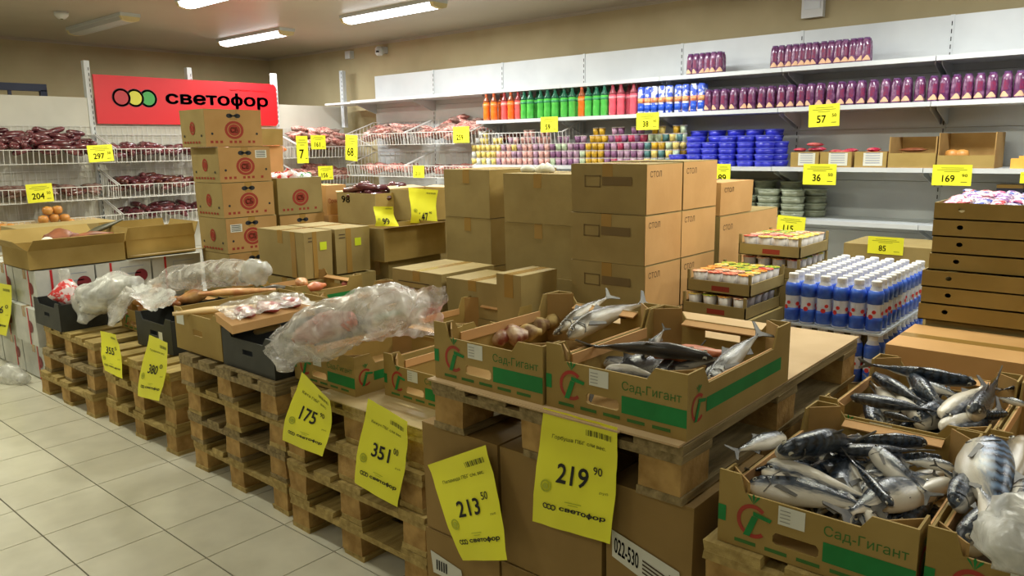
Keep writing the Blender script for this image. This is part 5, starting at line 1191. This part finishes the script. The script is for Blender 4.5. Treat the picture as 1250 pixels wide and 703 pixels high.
def fold(path_fn, name, m, nu=40, nv=26, seed=0, amp=.02, freq=14, parent=None, thick=None):
    """open crumpled sheet over path_fn(s,t)"""
    b = MB(); vs = []
    for i in range(nu + 1):
        for j in range(nv + 1):
            p = Vector(path_fn(i / nu, j / nv)); q = p * freq + Vector((seed, seed * 2, 0))
            d = noise.noise_vector(q) * amp + noise.noise_vector(q * 2.3) * amp * .55; ridge = (1 - 2 * abs(noise.noise(q * 1.2))) * amp * .6
            vs.append(tuple(p + d + Vector((-.5, -.4, .6)) * ridge))
    fs = [(i * (nv + 1) + j, (i + 1) * (nv + 1) + j, (i + 1) * (nv + 1) + j + 1, i * (nv + 1) + j + 1) for i in range(nu) for j in range(nv)]
    b.add(vs, fs); return b.build(name, m, parent, None, True)
t = thing('plastic_bag', 'big crumpled clear plastic bag draped over the green printed crate and the black crate', 'bag', (0, 0, 0))
sp = [PX(348, 452, 1.56), PX(350, 424, 1.60), PX(392, 404, 1.66), PX(440, 385, 1.74), PX(480, 372, 1.86), PX(520, 372, 1.98)]
blob('bag_body', film, sp, [.03, .085, .12, .11, .095, .05], 5, .38, 7, n=44, parent=t, flat=.8, steps=10, sharp=.5)
def sh1(s, t_): return PX(455 + s * 90 - 6 * t_, 352 + t_ * (62 - s * 4), 1.88 + .1 * s - .14 * t_)
fold(sh1, 'bag_sheet', film_p, seed=3, amp=.02, parent=t)
tag(blob('frozen_meat', mat('frozen_meat', (196, 120, 100), .5, (150, 84, 66), 12, .3, 30), [PX(362, 415, 1.70), PX(395, 398, 1.75), PX(430, 392, 1.8)], [.03, .055, .035], 4, .4, 20), 'pinkish meat piece inside the big clear plastic bag', 'meat')
t = thing('plastic_bag', 'milky crumpled bag hanging over the pallet edge left of the 355 tag', 'bag', (0, 0, 0))
blob('bag_body', film_w, [PX(100, 394, 1.72), PX(112, 368, 1.80), PX(140, 355, 1.88), PX(168, 345, 1.95)], [.03, .12, .12, .05], 12, .4, 6.5, n=40, parent=t, flat=.8, steps=9, sharp=.5)
blob('bag_tail', film, [PX(135, 398, 1.72), PX(145, 375, 1.78), PX(160, 352, 1.85)], [.02, .07, .05], 13, .5, 14, n=24, parent=t, flat=.5, steps=8, sharp=.5)
t = thing('plastic_bag', 'milky plastic flap hanging over the black crate with a white sticker', 'bag', (0, 0, 0))
fold(lambda s, q: PX(160 + s * 55, 345 + s * 10 + q * (32 - 16 * abs(s - .45) * 2), 1.95 - .17 * q), 'bag_sheet', film_w, 24, 16, 7, .015, 16, t)
t = thing('plastic_bag', 'long clear plastic bag lying along the top of the back crates at the left', 'bag', (0, 0, 0))
blob('bag_body', film, [PX(185, 348, 2.05), PX(215, 340, 2.15), PX(260, 334, 2.25), PX(300, 333, 2.3), PX(326, 330, 2.35)], [.05, .10, .11, .09, .04], 21, .35, 6.5, n=40, parent=t, flat=.7, steps=9, sharp=.5)
blob('bag_knot', film_w, [PX(296, 338, 2.25), PX(312, 332, 2.27), PX(326, 326, 2.3)], [.03, .06, .03], 22, .6, 18, n=20, parent=t, steps=6, sharp=.5)
t = thing('plastic_bag', 'crumpled white plastic at the lower right edge over the mackerel', 'bag', (0, 0, 0))
blob('bag_body', film_w, [PX(1238, 700, 1.44), PX(1240, 668, 1.46), PX(1252, 640, 1.5), PX(1275, 630, 1.55)], [.03, .05, .05, .03], 31, .5, 20, n=30, parent=t, steps=8, sharp=.5)
t = thing('plastic_bag', 'crumpled film lying on the floor by the white cartons', 'bag', (0, 0, 0))
blob('bag_body', film_w, [(1.52, 5.95, .03), (1.54, 5.75, .05), (1.58, 5.6, .04)], [.03, .06, .03], 33, .5, 16, n=24, parent=t, steps=6, sharp=.5)
# ------------------------------------------------------------------ meat in the left crates
chick = mat('chicken_skin', (226, 176, 116), .4, (196, 130, 84), 14, .3, 30); ham = mat('smoked_rind', (206, 158, 92), .4, (150, 76, 40), 10, .3, 30); redmeat = mat('red_meat', (150, 62, 60), .3, (196, 120, 110), 18, .2, 30)
def meat(label, u, v, z, L, r, m, ang, seed, flat=.7, name='meat_piece', cat='meat'):
    p = PZ(u, v, z); d = Vector((math.cos(ang), math.sin(ang), 0)) * L / 2
    return tag(blob(name, m, [p - d, p, p + d], [r * .5, r, r * .4], seed, .35, 16, flat=flat), label, cat)
meat('thick smoked joint with a cut end, right of the draped white bags', 236, 362, .66, .22, .06, ham, .3, 41)
meat('brown smoked joint lying behind the white sticker crate', 214, 368, .64, .2, .045, ham, 1.2, 42)
meat('orange chicken leg on top of the white bags', 190, 352, .66, .3, .035, chick, 1.0, 43)
meat('pale rind slab in the brown meat carton', 262, 378, .77, .36, .04, mat('rind_pale', (222, 190, 130), .5, (204, 164, 104), 8), -.4, 44, .4)
meat('pinkish slab behind the brown meat carton', 290, 356, .74, .4, .04, chick, -.6, 45, .5)
meat('chicken leg sticking up in the back row crate', 368, 344, .75, .16, .035, chick, 1.2, 46)
meat('orange chicken piece right of the raised leg in the back row', 386, 350, .73, .14, .04, mat('chicken_orange', (224, 140, 96), .4, (200, 110, 70), 16), .2, 47)
meat('dark fish piece in the back row crate', 335, 352, .72, .2, .03, mat('dark_fish', (60, 52, 44), .4, (90, 80, 60), 20), -.5, 48)
meat('dark red meat piece at the right of the back row', 428, 345, .69, .12, .045, redmeat, .2, 49)
meat('pale yellow fat piece in the half hidden black crate', 312, 402, .70, .22, .05, mat('fat_yellow', (228, 206, 140), .4, (214, 186, 116), 10), -.4, 50, .5)
meat('brown smoked piece at the left of the back bags', 176, 366, .6, .16, .05, ham, .5, 55)
t = thing('meat_tray', 'brown tray with red vacuum packed meat under clear film, next to the big clear bag', 'tray', (0, 0, 0))
q0, q1, q2, q3 = PZ(262, 382, .80), PZ(283, 398, .79), PZ(384, 375, .80), PZ(362, 362, .82)
b = MB(); N = Vector((0, 0, -.035)); b.hull8([q0 + N, q1 + N, q2 + N, q3 + N, q0, q1, q2, q3]); b.build('tray_body', card_or, t)
for k in range(3):
    a = q1.lerp(q2, .25 + .28 * k); c = q0.lerp(q3, .25 + .28 * k); mid_ = a.lerp(c, .5) + Vector((0, 0, .015))
    blob('meat_slice', redmeat, [mid_ + (a - c) * .35, mid_, mid_ + (c - a) * .35], [.02, .05, .02], 60 + k, .3, 18, parent=t, flat=.4)
def sh2(s, q): return q1.lerp(q2, s).lerp(q0.lerp(q3, s), q * 1.15 - .1) + Vector((0, 0, .035 - .02 * abs(s - .5)))
fold(sh2, 'film', film, 30, 14, 9, .012, 20, t)
# small bag of sweets in the far black crate
p = Vector((1.75, 5.2, .60)); t = thing('sweets_bag', 'small striped bag standing in the small black crate', 'bag', tuple(p))
blob('bag_body', stripe_bag, [(0, -.09, -.02), (0, 0, .03), (0, .08, 0)], [.03, .08, .03], 70, .5, 16, parent=t); blob('bag_tie', film_w, [(0, 0, .06), (0, .01, .12), (.01, .02, .18)], [.015, .03, .035], 71, .5, 20, n=12, parent=t)
# ------------------------------------------------------------------ white strapped cartons on the left
t0 = None
wx = [1.68, 2.05, 2.43, 2.80]; wz = [.01, .255, .505, .752]
lvl = ('bottom', 'middle', 'top'); cn = ('left corner', 'second from the corner', 'third from the corner')
def white_carton(label, x0, y0, z0, x1, y1, z1, logo=True, side=False, sx=None):
    t, dx, dy, dz = carton(label, x0, y0, z0, x1, y1, z1, white_card, group='white strapped cartons')
    PL, PR = faces(dx, dy, dz)
    b = MB(); b.box(dx * .24, -.002, 0, dx * .24 + .014, 0, dz); b.build('strap', strap_red, t); b = MB(); b.box(-.002, dy * .3, 0, 0, dy * .3 + .014, dz); b.build('strap', strap_red, t)
    b = MB(); quad(b, PR, dx * .42, .06, dx * .86, .064); quad(b, PR, dx * .42, .2, dx * .86, .204); quad(b, PR, dx * .42, .06, dx * .43, .2); quad(b, PR, dx * .46, .15, dx * .8, .158); quad(b, PR, dx * .46, .12, dx * .76, .126); quad(b, PR, dx * .46, .09, dx * .8, .096); b.build('print_line', mat('faint_ink', (150, 156, 176), .7), t)
    if logo:
        b = MB(); disc(b, PR, dx * .8, dz * .55, .045); b.build('logo', mat('logo_maroon', (120, 24, 36), .5), t); b = MB(); disc(b, PL, dy * .75, dz * .5, .04); b.build('logo', MATS['logo_maroon'], t)
    return t
for c in range(3):
    for l in range(3):
        white_carton('white carton with a red strap facing the pallets, %s column, %s' % (cn[c], lvl[l]), wx[c] - (.03 if (l == 1 and c == 0) else 0), 5.5, wz[l], wx[c + 1] - .006, 5.92, wz[l + 1] - .002, logo=c < 2)
for r_, (ya, yb) in enumerate(((5.93, 6.36), (6.37, 6.8))):
    for l in range(3): white_carton('white carton along the left edge of the picture, %s row behind the corner, %s' % (('first', 'second')[r_], lvl[l]), 1.68 - .02 * (l == 1), ya, wz[l], 2.05, yb, wz[l + 1] - .002)
# open cartons on top
def flared(label, x, y, z, dx, dy, H, fl):
    t = thing('open_carton', label, 'box', (x, y, z)); T = .005
    b = MB(); b.box(0, 0, 0, dx, dy, .004); b.box(0, 0, 0, T, dy, H); b.box(dx - T, 0, 0, dx, dy, H); b.box(T, 0, 0, dx - T, T, H); b.box(T, dy - T, 0, dx - T, dy, H); b.build('wall', card, t)
    for o_, U, V, w_, l_ in fl:
        U = Vector(U).normalized(); V = Vector(V).normalized(); b = MB(); b.poly([(0, 0), (w_, 0), (w_ * .97, l_), (w_ * .03, l_)], o_, U, V, U.cross(V), .004); b.build('flap', card, t)
    return t
flared('open brown carton of dried fish with spread flaps, on the white cartons at the left', 1.66, 5.52, .753, .60, .5, .13,
       [((0, 0, .13), (1, 0, 0), (0, -.5, .5), .60, .10), ((0, .5, .13), (0, -1, 0), (-.5, 0, .45), .5, .1), ((0, .5, .13), (1, 0, 0), (0, .5, .6), .6, .12), ((.6, 0, .13), (0, 1, 0), (.3, 0, .7), .5, .1)])
flared('open brown carton with one pale flap hanging out, before the fruit carton stack', 2.29, 5.56, .753, .50, .46, .13,
       [((0, 0, .13), (1, 0, 0), (0, -.1, 1), .50, .09), ((0, .46, .13), (1, 0, 0), (0, .1, 1), .5, .1), ((.5, 0, .13), (0, 1, 0), (.3, 0, .7), .46, .1)])
b = MB(); b.poly([(0, 0), (.56, .02), (.5, .2), (.02, .17)], (2.29, 5.52, .775), (1, 0, 0), (0, -1, .12), (0, 0, 1), .004); tag(b.build('cardboard_sheet', card_pale), 'pale cardboard flap lying over the top edge of the white cartons', 'board')
def meatY(label, u, v, y, L, r, m, ang, seed, flat=.7, el=0):
    p = PY(u, v, y); d = Vector((math.cos(ang) * math.cos(el), math.sin(ang) * math.cos(el), math.sin(el))) * L / 2
    return tag(blob('dried_fish', m, [p - d, p, p + d], [r * .5, r, r * .3], seed, .35, 12, flat=flat), label, 'fish')
meatY('brown dried fish piece with a cut side in the open carton at the left', 76, 290, 5.75, .22, .08, mat('dried_brown', (150, 86, 50), .5, (110, 62, 38), 12), .2, 81, .8)
meatY('pale paper wrapped piece left in the open carton', 58, 294, 5.7, .1, .04, label_w, .8, 82)
meatY('dark green fish tail sticking out of the open carton', 125, 278, 5.8, .36, .035, mat('dark_green_fish', (52, 56, 40), .5, (84, 78, 54), 14), .3, 83, .6, .25)
meatY('brown fish lying along the front of the open carton', 112, 287, 5.7, .3, .035, mat('dried_brown', (150, 86, 50), .5), .1, 84)
b = MB(); b.box(0, 0, 0, .74, .4, .165); tag(b.build('cardboard_box', card_dark, None, (1.9, 6.45, .78)), 'olive carton behind the open fish carton at the left', 'box')
b = MB(); b.box(0, 0, 0, .9, .5, .77); tag(b.build('cardboard_box', card_dark, None, (2.1, 6.4, 0)), 'plain carton block hidden behind the white cartons', 'box')
# ------------------------------------------------------------------ hanging price sheets
def sheet(label, q, x, num, sup, head, sx=(.2, .68), ny=(.40, .58), logo=True, bulge=.012, xs=None, curl=0, rub=True, off=None, cut=1.0):
    """q: the corners TL TR BR BL of the paper as seen, standing on planes x (or xs per corner)"""
    xs = xs or (x,) * 4; c = [PX(q[i][0], q[i][1], xs[i]) for i in range(4)]
    base = (c[0] + c[1]) / 2; t = thing('price_sheet', label, 'price tag', tuple(base))
    nrm = (c[1] - c[0]).cross(c[0] - c[3]).normalized()
    def S(s, t_, lift=0):
        p = c[3].lerp(c[2], s).lerp(c[0].lerp(c[1], s), t_) - base
        w_ = math.sin(t_ * 5 + s * 2) * bulge + curl * (s - .5) ** 2 + curl * .6 * (1 - t_) ** 2 + .004 * noise.noise(Vector((s * 5, t_ * 6, base.y * 9)))
        return p + nrm * (w_ + lift)
    b = MB(); nu, nv = 8, 12
    b.add([S(i / nu, j / nv) for i in range(nu + 1) for j in range(nv + 1)], [(i * (nv + 1) + j, (i + 1) * (nv + 1) + j, (i + 1) * (nv + 1) + j + 1, i * (nv + 1) + j + 1) for i in range(nu) for j in range(nv)]); b.build('paper', yellow, t, smooth=True)
    L_ = lambda s, q_: S(s, q_, .002)
    letter(num, L_, (sx[0], ny[0], sx[1], ny[1]), ink, t, .025, 'price_number')
    if sup: letter(sup, L_, (sx[1] + .06, ny[1] - .03, sx[1] + .17, ny[1] + .04), ink, t, .01, 'price_number')
    if head: letter(head, L_, (.16, .76, .86, .80), ink2, t, .008, 'heading')
    b = MB(); x_ = .6
    for k in range(14): w_ = .006 + .012 * ((k * 7) % 3) / 2; quad(b, L_, x_, .86, x_ + w_, .91); x_ += .024
    b.build('barcode', ink2, t)
    b = MB(); ring(b, L_, .16, .36, .04, .055, 1.3, n=14); disc(b, L_, .16, .36, .03, 1.3, 10); quad(b, L_, .42, .255, .62, .262); quad(b, L_, .46, .235, .58, .241); b.build('stamp', mat('stamp_olive', (176, 184, 40), .6), t)
    if rub: letter('руб', L_, (.82, .39, .92, .415), ink2, t, 0, 'lettering')
    if logo:
        b = MB()
        for k in range(3): ring(b, L_, .17 + k * .055, .185, .016, .026, 1.35, n=12)
        b.build('logo', ink, t); letter('светофор', L_, (.36, .165, .92, .215), ink, t, .035)
    return t
sheet('large yellow price sheet reading 219 90 hanging below the front salmon crate', [(662, 498), (755, 521), (746, 663), (650, 636)], 1.435, '219', '90', 'Горбуша ПБГ с/м вес.', (.28, .66), (.41, .57), bulge=.006)
sheet('large yellow price sheet reading 213 50 leaning on the brown carton', [(520, 568), (594, 543), (621, 683), (565, 684)], 1.43, '213', '50', 'Пеламида ПБГ с/м, вес.', (.28, .66), (.42, .57), bulge=.006, xs=(1.44, 1.44, 1.40, 1.40))
sheet('yellow price sheet reading 351 00 hanging at the pallets, left of the cartons', [(447, 487), (499, 514), (487, 618), (433, 589)], 1.56, '351', '00', 'Кижуч ПБГ с/м вес', (.30, .66), (.42, .57), bulge=.008)
sheet('yellow price sheet reading 175 90 hanging below the big clear bag', [(365, 455), (405, 488), (397, 556), (345, 537)], 1.56, '175', '90', 'Кета ПБГ вес', (.28, .64), (.42, .6), bulge=.012)
sheet('long yellow price sheet reading 380 hanging below the black crate', [(180, 409), (206, 418), (196, 489), (168, 483)], 1.60, '380', '0', 'Грудинка вес', (.3, .66), (.42, .56), bulge=.008)
sheet('crooked yellow price sheet reading 355 hanging under the milky bag', [(121, 404), (142, 408), (151, 462), (128, 452)], 1.61, '355', '5', None, (.26, .66), (.48, .64), bulge=.006, xs=(1.60, 1.60, 1.585, 1.585))
sheet('yellow price sheet cut by the left edge of the picture, reading 46', [(-12, 344), (15, 348), (9, 410), (-20, 402)], 1.62, '46', '0', None, (.4, .7), (.42, .56), bulge=.008)
def sheetY(label, q, y, num, sup, head, **k):
    global PX
    old = PX; PX = PY
    try: return sheet(label, q, y, num, sup, head, **k)
    finally: PX = old
sheetY('curled yellow price sheet reading 147 in front of the olive cartons', [(500, 229), (534, 232), (533, 272), (501, 272)], 4.165, '147', '90', None, sx=(.3, .62), ny=(.06, .3), logo=False, bulge=.012, rub=False)
sheetY('yellow price sheet left of the curled 147 one', [(457, 252), (479, 252), (486, 276), (458, 276)], 3.892, '99', None, None, sx=(.3, .62), ny=(.1, .4), logo=False, bulge=.01, rub=False)
# small things held up under the price sheets: none

for rec in FP.values():
    if not rec[1]:
        for ch in list(rec[0].children_recursive): bpy.data.objects.remove(ch)
        bpy.data.objects.remove(rec[0])
